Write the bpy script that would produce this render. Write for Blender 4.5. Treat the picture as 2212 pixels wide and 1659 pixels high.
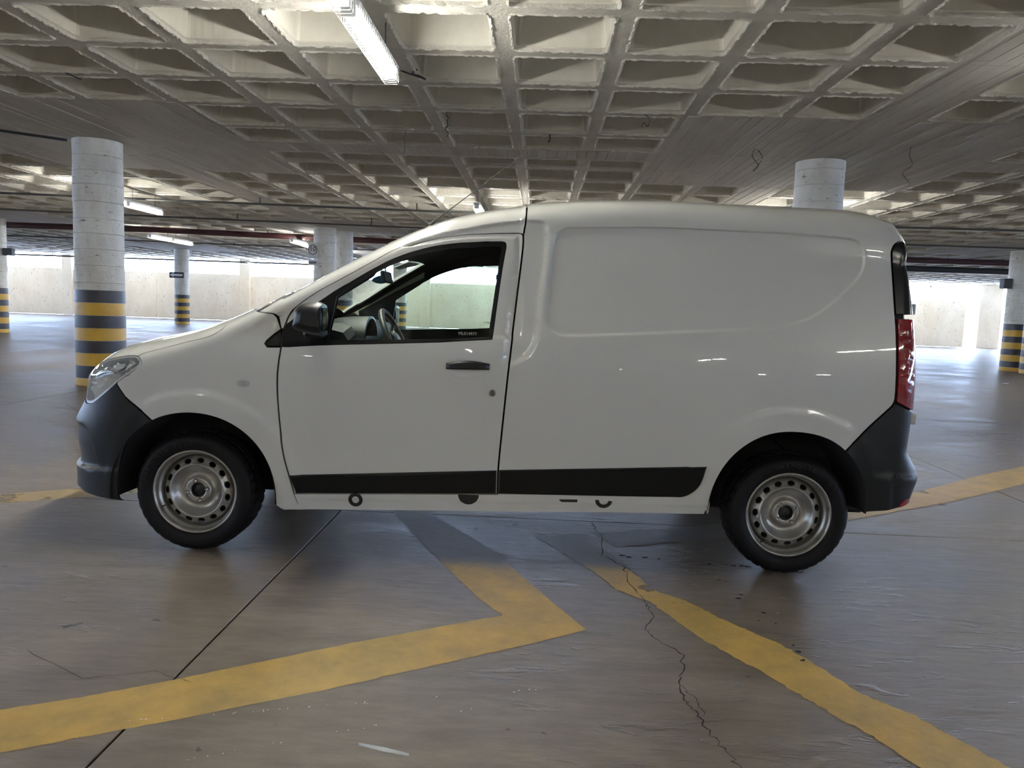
import bpy, bmesh, math, random
import numpy as np
from mathutils import Matrix, Vector
from mathutils.geometry import delaunay_2d_cdt

# ------------------------------------------------------------------ camera, world, exposure
scene = bpy.context.scene
COL = scene.collection
for o in list(bpy.data.objects):
    bpy.data.objects.remove(o)
PITCH, ROLL, YAW, CAMZ = .10012692, .03571906, -.03442385, 1.212
cam = bpy.data.cameras.new('camera')
cam.sensor_width = 36.0
cam.lens = 36.0 * 1650.0 / 2212.0
cam.clip_end = 300
camo = bpy.data.objects.new('camera', cam)
COL.objects.link(camo)
def _yaw(v):
    c, s = math.cos(YAW), math.sin(YAW)
    return Vector((v[0]*c + v[1]*s, -v[0]*s + v[1]*c, v[2]))
_c, _s = math.cos(PITCH), math.sin(PITCH)
R_, F_, U_ = _yaw((1, 0, 0)), _yaw((0, _c, -_s)), _yaw((0, _s, _c))
_cr, _sr = math.cos(ROLL), math.sin(ROLL)
RIGHT = R_*_cr + U_*_sr
UP = U_*_cr - R_*_sr
m = Matrix.Identity(4)
for i in range(3):
    m[i][0], m[i][1], m[i][2] = RIGHT[i], UP[i], -F_[i]
m[2][3] = CAMZ
camo.matrix_world = m
scene.camera = camo

world = bpy.data.worlds.new('world'); scene.world = world
world.use_nodes = True
bg = world.node_tree.nodes['Background']
bg.inputs[0].default_value = (0.52, 0.68, 1.0, 1)
bg.inputs[1].default_value = SKY_STRENGTH = 38.0
TUBE_STRENGTH = 150.0
scene.view_settings.view_transform = 'Standard'
scene.view_settings.look = 'None'
scene.view_settings.gamma = 1
scene.view_settings.use_curve_mapping = False
scene.view_settings.exposure = 0.25
scene.cycles.max_bounces = 8
scene.cycles.diffuse_bounces = 5
scene.cycles.transparent_max_bounces = 16
rnd = random.Random(7)
nr = np.random.RandomState(5)

# ------------------------------------------------------------------ materials
def new_mat(name):
    m = bpy.data.materials.new(name); m.use_nodes = True
    nt = m.node_tree; b = nt.nodes['Principled BSDF']
    return m, nt, b
def N(nt, t, **kw):
    n = nt.nodes.new(t)
    for k, v in kw.items():
        if k.startswith('i_'):
            key = k[2:]
            n.inputs[int(key) if key.isdigit() else key].default_value = v
        else: setattr(n, k, v)
    return n
def L(nt, a, ao, b, bi): nt.links.new(a.outputs[ao], b.inputs[bi])
def plain(name, col, rough=.5, metal=0, coat=0, spec=.5, ior=None, emis=None, es=0, coatr=.05):
    m, nt, b = new_mat(name)
    b.inputs['Base Color'].default_value = (*col, 1)
    b.inputs['Roughness'].default_value = rough
    b.inputs['Metallic'].default_value = metal
    b.inputs['Coat Weight'].default_value = coat
    b.inputs['Coat Roughness'].default_value = coatr
    b.inputs['Specular IOR Level'].default_value = spec
    if emis:
        b.inputs['Emission Color'].default_value = (*emis, 1)
        b.inputs['Emission Strength'].default_value = es
    return m
def noisy(name, c1, c2, scale=(3, 3, 3), rough=(.5, .7), bump=.2, bdist=.01, detail=8, metal=0, dark=None, darkscale=8, darkth=(.62, .72), bscale=None, streak=None, coat=0):
    """concrete-like: two tones by noise, optional dark pits, bump"""
    m, nt, b = new_mat(name)
    tc = N(nt, 'ShaderNodeTexCoord'); mp = N(nt, 'ShaderNodeMapping'); mp.inputs['Scale'].default_value = scale
    L(nt, tc, 'Object', mp, 0)
    n1 = N(nt, 'ShaderNodeTexNoise', i_Scale=1.0, i_Detail=detail, i_Roughness=.65); L(nt, mp, 0, n1, 'Vector')
    r1 = N(nt, 'ShaderNodeValToRGB'); r1.color_ramp.elements[0].position = .3; r1.color_ramp.elements[1].position = .7
    r1.color_ramp.elements[0].color = (*c1, 1); r1.color_ramp.elements[1].color = (*c2, 1)
    L(nt, n1, 'Fac', r1, 0)
    out = r1
    if dark:
        mp2 = N(nt, 'ShaderNodeMapping'); L(nt, tc, 'Object', mp2, 0)
        mp2.inputs['Scale'].default_value = streak or (1, 1, 1)
        n2 = N(nt, 'ShaderNodeTexNoise', i_Scale=darkscale, i_Detail=6.0, i_Roughness=.7); L(nt, mp2, 0, n2, 'Vector')
        r2 = N(nt, 'ShaderNodeValToRGB'); r2.color_ramp.elements[0].position = darkth[0]; r2.color_ramp.elements[1].position = darkth[1]
        L(nt, n2, 'Fac', r2, 0)
        mx = N(nt, 'ShaderNodeMix', data_type='RGBA'); L(nt, r2, 0, mx, 0); L(nt, r1, 0, mx, 6); mx.inputs[7].default_value = (*dark, 1)
        L(nt, mx, 2, b, 'Base Color')
    else: L(nt, r1, 0, b, 'Base Color')
    rr = N(nt, 'ShaderNodeMapRange'); rr.inputs[3].default_value = rough[0]; rr.inputs[4].default_value = rough[1]
    L(nt, n1, 'Fac', rr, 0); L(nt, rr, 0, b, 'Roughness')
    b.inputs['Metallic'].default_value = metal
    b.inputs['Coat Weight'].default_value = coat
    if bump:
        n3 = N(nt, 'ShaderNodeTexNoise', i_Scale=bscale or 12.0, i_Detail=8.0, i_Roughness=.7); L(nt, tc, 'Object', n3, 'Vector')
        bp = N(nt, 'ShaderNodeBump', i_Strength=bump, i_Distance=bdist); L(nt, n3, 'Fac', bp, 'Height'); L(nt, bp, 0, b, 'Normal')
    return m

M = {}
M['paint'] = plain('white_paint', (.62, .62, .58), .26, coat=1.0, coatr=.02)
M['plastic'] = plain('black_plastic', (.0065, .0075, .009), .42, spec=.4)
M['moulding'] = plain('moulding_plastic', (.0035, .004, .0045), .42, spec=.25)
M['plastic_gloss'] = plain('gloss_black_plastic', (.010, .011, .013), .16, spec=.5)
M['seal'] = plain('rubber_seal', (.008, .008, .009), .45)
M['gap'] = plain('body_cavity', (.006, .006, .007), .8)
M['lining'] = plain('cabin_lining', (.014, .016, .018), .75, spec=.2)
M['lining_light'] = plain('pillar_trim', (.60, .62, .55), .6)
M['dash'] = plain('dash_plastic', (.022, .024, .026), .45)
M['seat'] = plain('seat_fabric', (.03, .03, .033), .9)
M['chrome'] = plain('chrome', (.8, .82, .84), .12, metal=1)
M['silver'] = plain('silver_plastic', (.62, .63, .64), .30, metal=.4)
M['lampgrey'] = plain('lamp_grey', (.42, .43, .42), .35)
M['decal'] = plain('black_decal', (.008, .008, .008), .5)
M['whitemark'] = plain('white_mark', (.75, .78, .78), .6)
M['blue'] = plain('blue_sticker', (.03, .30, .55), .5)
M['housing'] = plain('fixture_white', (.7, .7, .68), .5)
M['wire'] = plain('guard_wire', (.75, .75, .72), .35, metal=.3)
M['tube'] = plain('lit_tube', (.9, .9, .9), .4, emis=(1.0, .975, .88), es=TUBE_STRENGTH)
M['cable'] = plain('cable_black', (.012, .011, .010), .7)
M['redpipe'] = plain('red_pipe', (.045, .012, .014), .5)
M['darkpipe'] = plain('dark_pipe', (.018, .020, .020), .5)
M['conduit'] = plain('conduit', (.05, .05, .05), .5)
M['signface'] = plain('sign_face', (.55, .55, .53), .5)
M['signblack'] = plain('sign_black', (.015, .015, .022), .5)
M['signred'] = plain('sign_red', (.16, .05, .05), .5)
M['box'] = plain('box_grey', (.05, .05, .055), .6)
M['underbody'] = plain('underbody', (.008, .008, .009), .85)
M['brass'] = plain('lock_metal', (.30, .29, .26), .3, metal=1)
M['clear'] = None

def glass(name, tint, refl=1.0, rough=0.0):
    m, nt, b = new_mat(name); nt.nodes.remove(b)
    out = nt.nodes['Material Output']
    tr = N(nt, 'ShaderNodeBsdfTransparent'); tr.inputs[0].default_value = (*tint, 1)
    gl = N(nt, 'ShaderNodeBsdfGlossy'); gl.inputs['Roughness'].default_value = rough
    gl.inputs[0].default_value = (refl, refl, refl, 1)
    fr = N(nt, 'ShaderNodeFresnel'); ge = N(nt, 'ShaderNodeNewGeometry'); io = N(nt, 'ShaderNodeMapRange')   # thin pane: same reflection from both faces
    io.inputs[3].default_value = 1.5; io.inputs[4].default_value = 1/1.5; L(nt, ge, 'Backfacing', io, 0); L(nt, io, 0, fr, 'IOR')
    mx = N(nt, 'ShaderNodeMixShader'); L(nt, fr, 0, mx, 0); L(nt, tr, 0, mx, 1); L(nt, gl, 0, mx, 2); L(nt, mx, 0, out, 0)
    return m
M['glass'] = glass('door_glass', (.82, .93, .86))
M['clear'] = glass('clear_lens', (.93, .95, .95))
def red_glass():
    m, nt, b = new_mat('red_lens')
    tc = N(nt, 'ShaderNodeTexCoord'); n1 = N(nt, 'ShaderNodeTexVoronoi', i_Scale=26.0); L(nt, tc, 'Object', n1, 'Vector')
    b.inputs['Base Color'].default_value = (.24, .006, .012, 1); b.inputs['Roughness'].default_value = .12
    b.inputs['Coat Weight'].default_value = 1
    bp = N(nt, 'ShaderNodeBump', i_Strength=.35, i_Distance=.01); L(nt, n1, 'Distance', bp, 'Height'); L(nt, bp, 0, b, 'Normal')
    return m
M['red'] = red_glass()
def tyre_mat():
    m, nt, b = new_mat('tyre_rubber')
    b.inputs['Base Color'].default_value = (.0045, .0045, .005, 1); b.inputs['Roughness'].default_value = .6
    b.inputs['Specular IOR Level'].default_value = .22
    return m
M['tyre'] = tyre_mat()
M['tyretext'] = plain('tyre_lettering', (.014, .014, .015), .5)
M['bowl'] = plain('lamp_bowl', (.90, .91, .92), .22, metal=0, coat=1)
M['mirror'] = plain('mirror_glass', (.03, .033, .036), .08, metal=1)
M['frame'] = plain('window_frame_black', (.003, .0035, .0045), .35, spec=.25)
M['steel'] = noisy('wheel_steel', (.34, .33, .305), (.46, .45, .42), (9, 9, 9), (.30, .42), .05, .002, metal=.75, dark=(.02, .018, .016), darkscale=22, darkth=(.70, .72), bscale=60)
M['hub'] = plain('hub_dark', (.012, .015, .016), .5)

M['ceiling'] = noisy('ceiling_concrete', (.48, .46, .415), (.68, .66, .60), (2.2, 2.2, 2.2), (.7, .9), .85, .022, dark=(.20, .185, .16), darkscale=9, darkth=(.66, .76), bscale=28)
M['coffer'] = noisy('coffer_concrete', (.55, .53, .475), (.68, .66, .60), (1.6, 1.6, 1.6), (.7, .9), .15, .006, dark=(.30, .28, .25), darkscale=5, darkth=(.66, .80), bscale=30)
M['board'] = noisy('board_concrete', (.40, .38, .35), (.56, .54, .50), (2.5, .5, 2.5), (.7, .9), .4, .01, dark=(.20, .19, .175), darkscale=9, darkth=(.60, .75), bscale=26, streak=(2, .3, 1))
M['column'] = noisy('column_paint', (.52, .50, .44), (.80, .775, .70), (3.5, 3.5, 1.6), (.5, .75), .8, .02, dark=(.13, .12, .105), darkscale=9, darkth=(.62, .67), bscale=16, streak=(1, 1, 2.4))
M['wall'] = noisy('parapet_concrete', (.78, .66, .50), (.93, .84, .69), (.9, .9, .5), (.8, .95), .3, .03, dark=(.24, .18, .13), darkscale=13, darkth=(.62, .67), bscale=9, streak=(1, 1, .6))
M['wallplain'] = noisy('inner_wall', (.30, .29, .26), (.42, .40, .37), (.5, .5, .5), (.8, .95), .2, .02)
M['yellowband'] = noisy('yellow_band', (.52, .30, .030), (.66, .40, .055), (5, 5, 5), (.35, .55), .3, .006, dark=(.20, .12, .03), darkscale=14, darkth=(.68, .74), bscale=18)
M['blackband'] = noisy('black_band', (.018, .019, .026), (.034, .035, .045), (5, 5, 5), (.35, .5), .3, .006, bscale=18)

def floor_mat():
    m, nt, b = new_mat('floor_concrete')
    tc = N(nt, 'ShaderNodeTexCoord')
    def noise(scale, sc, det=8, rough=.6, dist=0):
        mp = N(nt, 'ShaderNodeMapping'); mp.inputs['Scale'].default_value = sc; L(nt, tc, 'Object', mp, 0)
        n = N(nt, 'ShaderNodeTexNoise', i_Scale=scale, i_Detail=det, i_Roughness=rough, i_Distortion=dist); L(nt, mp, 0, n, 'Vector'); return n
    big = noise(.55, (1, 1.3, 1), 4, .6, .4)
    mid = noise(2.2, (.6, 2.2, 1), 8, .65, .3)
    fine = noise(9, (.7, 3.0, 1), 8, .72, .5)
    r1 = N(nt, 'ShaderNodeValToRGB'); r1.color_ramp.elements[0].position = .32; r1.color_ramp.elements[1].position = .68
    r1.color_ramp.elements[0].color = (.150, .123, .099, 1); r1.color_ramp.elements[1].color = (.235, .203, .170, 1)
    L(nt, mid, 'Fac', r1, 0)
    r2 = N(nt, 'ShaderNodeValToRGB'); r2.color_ramp.elements[0].position = .35; r2.color_ramp.elements[1].position = .65
    r2.color_ramp.elements[0].color = (.70, .68, .67, 1); r2.color_ramp.elements[1].color = (1.18, 1.17, 1.15, 1)
    L(nt, big, 'Fac', r2, 0)
    mx = N(nt, 'ShaderNodeMix', data_type='RGBA', blend_type='MULTIPLY'); mx.inputs[0].default_value = 1; L(nt, r1, 0, mx, 6); L(nt, r2, 0, mx, 7)
    r3 = N(nt, 'ShaderNodeValToRGB'); r3.color_ramp.elements[0].position = .3; r3.color_ramp.elements[1].position = .7
    r3.color_ramp.elements[0].color = (.80, .80, .80, 1); r3.color_ramp.elements[1].color = (1.18, 1.18, 1.18, 1)
    L(nt, fine, 'Fac', r3, 0)
    mx2 = N(nt, 'ShaderNodeMix', data_type='RGBA', blend_type='MULTIPLY'); mx2.inputs[0].default_value = 1; L(nt, mx, 2, mx2, 6); L(nt, r3, 0, mx2, 7)
    # dark drips
    dv = noise(7.5, (1, 1, 1), 3, .5); r4 = N(nt, 'ShaderNodeValToRGB'); r4.color_ramp.elements[0].position = .715; r4.color_ramp.elements[1].position = .74
    L(nt, dv, 'Fac', r4, 0)
    mx3 = N(nt, 'ShaderNodeMix', data_type='RGBA'); L(nt, r4, 0, mx3, 0); L(nt, mx2, 2, mx3, 6); mx3.inputs[7].default_value = (.05, .045, .04, 1)
    L(nt, mx3, 2, b, 'Base Color')
    rr = N(nt, 'ShaderNodeMapRange'); rr.inputs[1].default_value = .3; rr.inputs[2].default_value = .7; rr.inputs[3].default_value = .30; rr.inputs[4].default_value = .58
    ad = N(nt, 'ShaderNodeMath', operation='ADD'); L(nt, mid, 'Fac', ad, 0); L(nt, big, 'Fac', ad, 1)
    hf = N(nt, 'ShaderNodeMath', operation='MULTIPLY'); L(nt, ad, 0, hf, 0); hf.inputs[1].default_value = .5
    L(nt, hf, 0, rr, 0); L(nt, rr, 0, b, 'Roughness')
    b.inputs['Specular IOR Level'].default_value = .32
    # relief: fine broom marks plus scuffed ridges in patches
    rid = noise(5.0, (.7, 2.6, 1), 5, .6, 1.2)
    rr2 = N(nt, 'ShaderNodeValToRGB'); rr2.color_ramp.elements[0].position = .58; rr2.color_ramp.elements[1].position = .66; L(nt, rid, 'Fac', rr2, 0)
    pat = noise(.35, (1, 1, 1), 2, .5); rp = N(nt, 'ShaderNodeValToRGB'); rp.color_ramp.elements[0].position = .48; rp.color_ramp.elements[1].position = .6; L(nt, pat, 'Fac', rp, 0)
    ml = N(nt, 'ShaderNodeMath', operation='MULTIPLY'); L(nt, rr2, 0, ml, 0); L(nt, rp, 0, ml, 1)
    b1 = N(nt, 'ShaderNodeBump', i_Strength=.5, i_Distance=.005); L(nt, fine, 'Fac', b1, 'Height')
    b2 = N(nt, 'ShaderNodeBump', i_Strength=1.0, i_Distance=.012); L(nt, ml, 0, b2, 'Height'); L(nt, b1, 0, b2, 'Normal')
    L(nt, b2, 0, b, 'Normal')
    return m
M['floor'] = floor_mat()
M['joint'] = plain('joint_dirt', (.02, .018, .016), .9)
def paint_line_mat(name, c1, c2, wear_shade=(.50, .56), wscale=3.0):
    """worn floor paint: bare patches really are missing (transparent), thicker flakes by bump"""
    m, nt, b = new_mat(name)
    tc = N(nt, 'ShaderNodeTexCoord')
    n1 = N(nt, 'ShaderNodeTexNoise', i_Scale=5.0, i_Detail=8.0, i_Roughness=.7); L(nt, tc, 'Object', n1, 'Vector')
    r1 = N(nt, 'ShaderNodeValToRGB'); r1.color_ramp.elements[0].position = .3; r1.color_ramp.elements[1].position = .7
    r1.color_ramp.elements[0].color = (*c1, 1); r1.color_ramp.elements[1].color = (*c2, 1); L(nt, n1, 'Fac', r1, 0)
    at = N(nt, 'ShaderNodeVertexColor', layer_name='wear_shade'); sp = N(nt, 'ShaderNodeSeparateColor'); L(nt, at, 'Color', sp, 0)
    dm = N(nt, 'ShaderNodeMix', data_type='RGBA'); L(nt, sp, 1, dm, 0); L(nt, r1, 0, dm, 6); dm.inputs[7].default_value = (.215, .20, .18, 1); L(nt, dm, 2, b, 'Base Color')  # second channel greys the paint: fading, and the van's shade put in
    b.inputs['Roughness'].default_value = .5
    n2 = N(nt, 'ShaderNodeTexNoise', i_Scale=wscale, i_Detail=10.0, i_Roughness=.68); L(nt, tc, 'Object', n2, 'Vector')
    ad = N(nt, 'ShaderNodeMath', operation='ADD'); L(nt, n2, 'Fac', ad, 0); L(nt, sp, 0, ad, 1)
    r2 = N(nt, 'ShaderNodeValToRGB'); r2.color_ramp.elements[0].position = wear_shade[0]+.28; r2.color_ramp.elements[1].position = wear_shade[1]+.28
    L(nt, ad, 0, r2, 0)
    n3 = N(nt, 'ShaderNodeTexNoise', i_Scale=14.0, i_Detail=6.0); L(nt, tc, 'Object', n3, 'Vector')
    bp = N(nt, 'ShaderNodeBump', i_Strength=.5, i_Distance=.006); L(nt, n3, 'Fac', bp, 'Height'); L(nt, bp, 0, b, 'Normal')
    L(nt, r2, 0, b, 'Alpha')
    return m
M['line'] = paint_line_mat('yellow_line_paint', (.33, .235, .075), (.58, .365, .08))
inv = None

# ------------------------------------------------------------------ object helpers
def link(o, parent=None):
    COL.objects.link(o)
    if parent is not None: o.parent = parent
    return o
def tag(o, label=None, cat=None, group=None, kind=None):
    if label: o['label'] = label
    if cat: o['category'] = cat
    if group: o['group'] = group
    if kind: o['kind'] = kind
    return o
def empty(name, loc=(0, 0, 0), rz=0, parent=None):
    o = bpy.data.objects.new(name, None); o.location = loc; o.rotation_euler = (0, 0, rz); o.empty_display_size = .2
    return link(o, parent)
def mk(name, verts, faces, mat, parent=None, smooth=False, ang=34):
    me = bpy.data.meshes.new(name)
    me.from_pydata([tuple(map(float, v)) for v in verts], [], [tuple(map(int, f)) for f in faces])
    me.materials.append(mat)
    if smooth: me.shade_smooth(); me.set_sharp_from_angle(angle=math.radians(ang))
    me.update()
    o = bpy.data.objects.new(name, me)
    return link(o, parent)
class MB:
    def __init__(s): s.v = []; s.f = []
    def add(s, vs, fs):
        b = len(s.v); s.v += [tuple(v) for v in vs]; s.f += [tuple(i+b for i in f) for f in fs]; return s
    def box(s, x0, x1, y0, y1, z0, z1):
        return s.add([(x0,y0,z0),(x1,y0,z0),(x1,y1,z0),(x0,y1,z0),(x0,y0,z1),(x1,y0,z1),(x1,y1,z1),(x0,y1,z1)],
                     [(0,3,2,1),(4,5,6,7),(0,1,5,4),(1,2,6,5),(2,3,7,6),(3,0,4,7)])
    def bbox(s, x0, x1, y0, y1, z0, z1, b=.004):
        """box with chamfered edges"""
        vs = []; 
        for z, i in ((z0, b), (z0+b, 0), (z1-b, 0), (z1, b)):
            vs += [(x0+i+b*(i==0), y0+i, z), (x1-i-b*(i==0), y0+i, z), (x1-i, y0+i+b*(i==0), z), (x1-i, y1-i-b*(i==0), z),
                   (x1-i-b*(i==0), y1-i, z), (x0+i+b*(i==0), y1-i, z), (x0+i, y1-i-b*(i==0), z), (x0+i, y0+i+b*(i==0), z)]
        fs = [tuple(reversed(range(8))), tuple(range(24, 32))]
        for r in range(3):
            for k in range(8): fs.append((r*8+k, r*8+(k+1) % 8, r*8+8+(k+1) % 8, r*8+8+k))
        return s.add(vs, fs)
    def tube(s, pts, r, n=8, cap=True):
        pts = [Vector(p) for p in pts]; rings = []
        for i, p in enumerate(pts):
            t = (pts[min(i+1, len(pts)-1)] - pts[max(i-1, 0)]).normalized()
            a = t.cross(Vector((0, 0, 1)) if abs(t.z) < .95 else Vector((1, 0, 0))).normalized(); b = t.cross(a)
            rr = r[i] if isinstance(r, (list, tuple)) else r
            rings.append([p + (a*math.cos(2*math.pi*k/n) + b*math.sin(2*math.pi*k/n))*rr for k in range(n)])
        vs = [v for q in rings for v in q]; fs = []
        for i in range(len(pts)-1):
            for k in range(n): fs.append((i*n+k, i*n+(k+1) % n, (i+1)*n+(k+1) % n, (i+1)*n+k))
        if cap: fs += [tuple(range(n)), tuple(reversed(range((len(pts)-1)*n, len(pts)*n)))]
        return s.add(vs, fs)
    def lathe_z(s, prof, n=32, cx=0, cy=0, cap=False, jit=0):
        vs = []
        for r, z in prof:
            for k in range(n):
                a = 2*math.pi*k/n; rr = r + (rnd.uniform(-jit, jit) if jit else 0)
                vs.append((cx+rr*math.cos(a), cy+rr*math.sin(a), z))
        fs = [(i*n+k, i*n+(k+1) % n, (i+1)*n+(k+1) % n, (i+1)*n+k) for i in range(len(prof)-1) for k in range(n)]
        if cap: fs += [tuple(reversed(range(n))), tuple(range((len(prof)-1)*n, len(prof)*n))]
        return s.add(vs, fs)
    def lathe_y(s, prof, n=48, cx=0, cz=0, cap=False):
        """prof of (r, y) around an axis along y"""
        vs = []
        for r, y in prof:
            for k in range(n):
                a = 2*math.pi*k/n; vs.append((cx+r*math.cos(a), y, cz+r*math.sin(a)))
        fs = [(i*n+k, (i+1)*n+k, (i+1)*n+(k+1) % n, i*n+(k+1) % n) for i in range(len(prof)-1) for k in range(n)]
        if cap: fs += [tuple(range(n)), tuple(reversed(range((len(prof)-1)*n, len(prof)*n)))]
        return s.add(vs, fs)
    def build(s, name, mat, parent=None, smooth=False): return mk(name, s.v, s.f, mat, parent, smooth)
def text_mesh(name, txt, size, mat, parent, depth=.002, align='CENTER'):
    cu = bpy.data.curves.new(name, 'FONT'); cu.body = txt; cu.size = size; cu.extrude = depth; cu.align_x = align; cu.align_y = 'CENTER'
    cu.resolution_u = 3
    t = bpy.data.objects.new(name, cu); COL.objects.link(t)
    bpy.context.view_layer.update()
    me = bpy.data.meshes.new_from_object(t.evaluated_get(bpy.context.evaluated_depsgraph_get()))
    bpy.data.objects.remove(t)
    me.materials.clear(); me.materials.append(mat); me.name = name
    o = bpy.data.objects.new(name, me); return link(o, parent)

# ------------------------------------------------------------------ the building: floor slabs with recessed joints
XJ = [-1.12 + 4.5*k for k in range(-9, 9)]
YJ = [4.32 + 5.25*k for k in range(-7, 8)]
XMIN, XMAX, YMIN, YMAX = -40.0, 40.0, -32.0, 39.3
floor = MB().box(XMIN-1, XMAX+1, YMIN-1, YMAX+1, -.40, -.03).build('floor', M['joint']); tag(floor, kind='structure')
def floor_rect(x0, x1, y0, y1, name='floor_slab'):
    g = .0035; b = .003
    x0 += g; x1 -= g; y0 += g; y1 -= g
    o = MB().add([(x0, y0, -.03), (x1, y0, -.03), (x1, y1, -.03), (x0, y1, -.03), (x0, y0, -b), (x1, y0, -b), (x1, y1, -b), (x0, y1, -b),
                  (x0+b, y0+b, 0), (x1-b, y0+b, 0), (x1-b, y1-b, 0), (x0+b, y1-b, 0)],
                 [(0,1,5,4),(1,2,6,5),(2,3,7,6),(3,0,4,7),(4,5,9,8),(5,6,10,9),(6,7,11,10),(7,4,8,11),(8,9,10,11)]).build(name, M['floor'], floor)
    return o
xs = [XMIN] + [x for x in XJ if XMIN < x < XMAX] + [XMAX]
ys = [YMIN] + [y for y in YJ if YMIN < y < YMAX] + [YMAX]
for i in range(len(xs)-1):
    for j in range(len(ys)-1): floor_rect(xs[i], xs[i+1], ys[j], ys[j+1])

# cracks wandering over the slabs (thin dark ribbons, open fissures)
def ribbon(name, pts, w, z, mat, parent, jit=.012, sub=8, seed=1):
    r = random.Random(seed); P = []
    for (a, b) in zip(pts[:-1], pts[1:]):
        for k in range(sub):
            t = k/sub; P.append((a[0]+(b[0]-a[0])*t + r.uniform(-jit, jit), a[1]+(b[1]-a[1])*t + r.uniform(-jit, jit)))
    P.append(pts[-1]); vs = []; fs = []
    for i, p in enumerate(P):
        q0 = P[max(i-1, 0)]; q1 = P[min(i+1, len(P)-1)]; dx, dy = q1[0]-q0[0], q1[1]-q0[1]; l = math.hypot(dx, dy) or 1
        ww = w*r.uniform(.35, 1.2)*(.3 if i in (0, len(P)-1) else 1); vs += [(p[0]-dy/l*ww, p[1]+dx/l*ww, z), (p[0]+dy/l*ww, p[1]-dx/l*ww, z)]
        if i: fs.append((2*i-2, 2*i-1, 2*i+1, 2*i))
    return mk(name, vs, fs, mat, parent)
crack = [(0.34, 4.3), (0.37, 4.02), (0.35, 3.71), (0.44, 3.55), (0.44, 3.32), (0.48, 3.12), (0.5, 3.0), (0.45, 2.85), (0.48, 2.74), (0.55, 2.65), (0.54, 2.55), (0.5, 2.41), (0.5, 2.32), (0.52, 2.24), (0.54, 2.12), (0.57, 2.03), (0.59, 1.9), (.63, 1.6), (.6, 1.3)]
ribbon('crack', crack, .0028, .0012, M['joint'], floor, .010, 6, 3)
ribbon('crack', [(.50, 2.41), (.535, 2.33), (.545, 2.25), (.53, 2.2)], .0014, .0012, M['joint'], floor, .006, 5, 5)
ribbon('crack', [(-1.7, 2.42), (-1.4, 2.25), (-1.2, 2.32), (-1.05, 2.26)], .0012, .0012, M['joint'], floor, .006, 6, 6)
ribbon('crack', [(.44, 3.55), (.50, 3.53), (.57, 3.54)], .0016, .0012, M['joint'], floor, .006, 5, 8)
ribbon('crack', [(-6.9, 9.0), (-6.0, 8.3), (-5.1, 8.0), (-4.2, 7.1)], .003, .0012, M['joint'], floor, .02, 8, 9)

# painted lines: strips subdivided so that wear and the painted-in van shade can vary along them
def painted(name, left, right, wear_shade_fn, label, seed=0, mat=None, n=60, across=14, jag=.0018, z=.0006):
    r = random.Random(seed)
    def samp(pl, t):
        Ls = [0]
        for a, b in zip(pl[:-1], pl[1:]): Ls.append(Ls[-1]+math.dist(a, b))
        d = t*Ls[-1]
        for i in range(len(pl)-1):
            if d <= Ls[i+1] or i == len(pl)-2:
                k = (d-Ls[i])/max(Ls[i+1]-Ls[i], 1e-6); return (pl[i][0]+(pl[i+1][0]-pl[i][0])*k, pl[i][1]+(pl[i+1][1]-pl[i][1])*k)
    vs, fs, wr = [], [], []
    for i in range(n+1):
        a = samp(left, i/n); b = samp(right, i/n)
        for k in range(across+1):
            t = k/across; j = jag if k in (0, across) else 0
            x = a[0]+(b[0]-a[0])*t + r.uniform(-j, j); y = a[1]+(b[1]-a[1])*t + r.uniform(-j, j)
            vs.append((x, y, z)); wr.append(wear_shade_fn(x, y, i/n, t))
            if i and k: q = i*(across+1)+k; fs.append((q-1, q, q-across-1, q-across-2))
    o = mk(name, vs, fs, mat or M['line'])
    ca = o.data.color_attributes.new('wear_shade', 'FLOAT_COLOR', 'POINT')
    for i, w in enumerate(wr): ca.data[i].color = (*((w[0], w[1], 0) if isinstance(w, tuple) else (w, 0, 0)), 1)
    return tag(o, label, 'floor marking')
"""wear value: 0.6 fully painted, 0.3 patchy, 0 gone; second value greys: fading and painted-in van shade"""
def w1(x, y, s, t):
    return ((.62 if t not in (0, 1) else .42), min(1, max(0, (y-3.42)/.16)))  # second value: van's shade painted on as grey where the arm goes under
# the long arm runs to the left, the short arm goes back under the van; both in one chevron
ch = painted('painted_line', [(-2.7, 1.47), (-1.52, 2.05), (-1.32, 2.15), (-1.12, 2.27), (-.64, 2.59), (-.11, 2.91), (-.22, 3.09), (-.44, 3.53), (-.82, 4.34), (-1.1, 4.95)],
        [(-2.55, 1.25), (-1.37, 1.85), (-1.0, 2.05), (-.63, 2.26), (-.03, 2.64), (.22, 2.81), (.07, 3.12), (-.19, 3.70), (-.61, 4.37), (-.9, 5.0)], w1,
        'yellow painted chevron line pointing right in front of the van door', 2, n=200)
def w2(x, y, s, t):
    return ((.56 if t not in (0, 1) else .34) - (.16 if 3.12 < y < 3.38 and t > .4 else 0), min(1, max(0, (y-3.50)/.10)))  # second value: grey standing in for the shade below the van
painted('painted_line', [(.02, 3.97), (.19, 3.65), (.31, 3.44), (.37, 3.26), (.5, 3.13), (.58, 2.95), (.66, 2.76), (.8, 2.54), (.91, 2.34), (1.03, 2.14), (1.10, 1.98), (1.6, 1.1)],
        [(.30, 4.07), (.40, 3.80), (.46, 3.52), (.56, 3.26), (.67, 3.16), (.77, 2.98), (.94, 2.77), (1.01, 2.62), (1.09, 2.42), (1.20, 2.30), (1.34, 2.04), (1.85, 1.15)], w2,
        'worn yellow painted diagonal line running from the rear wheel towards the bottom right', 4, z=.0009, n=160, jag=.006)
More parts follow.
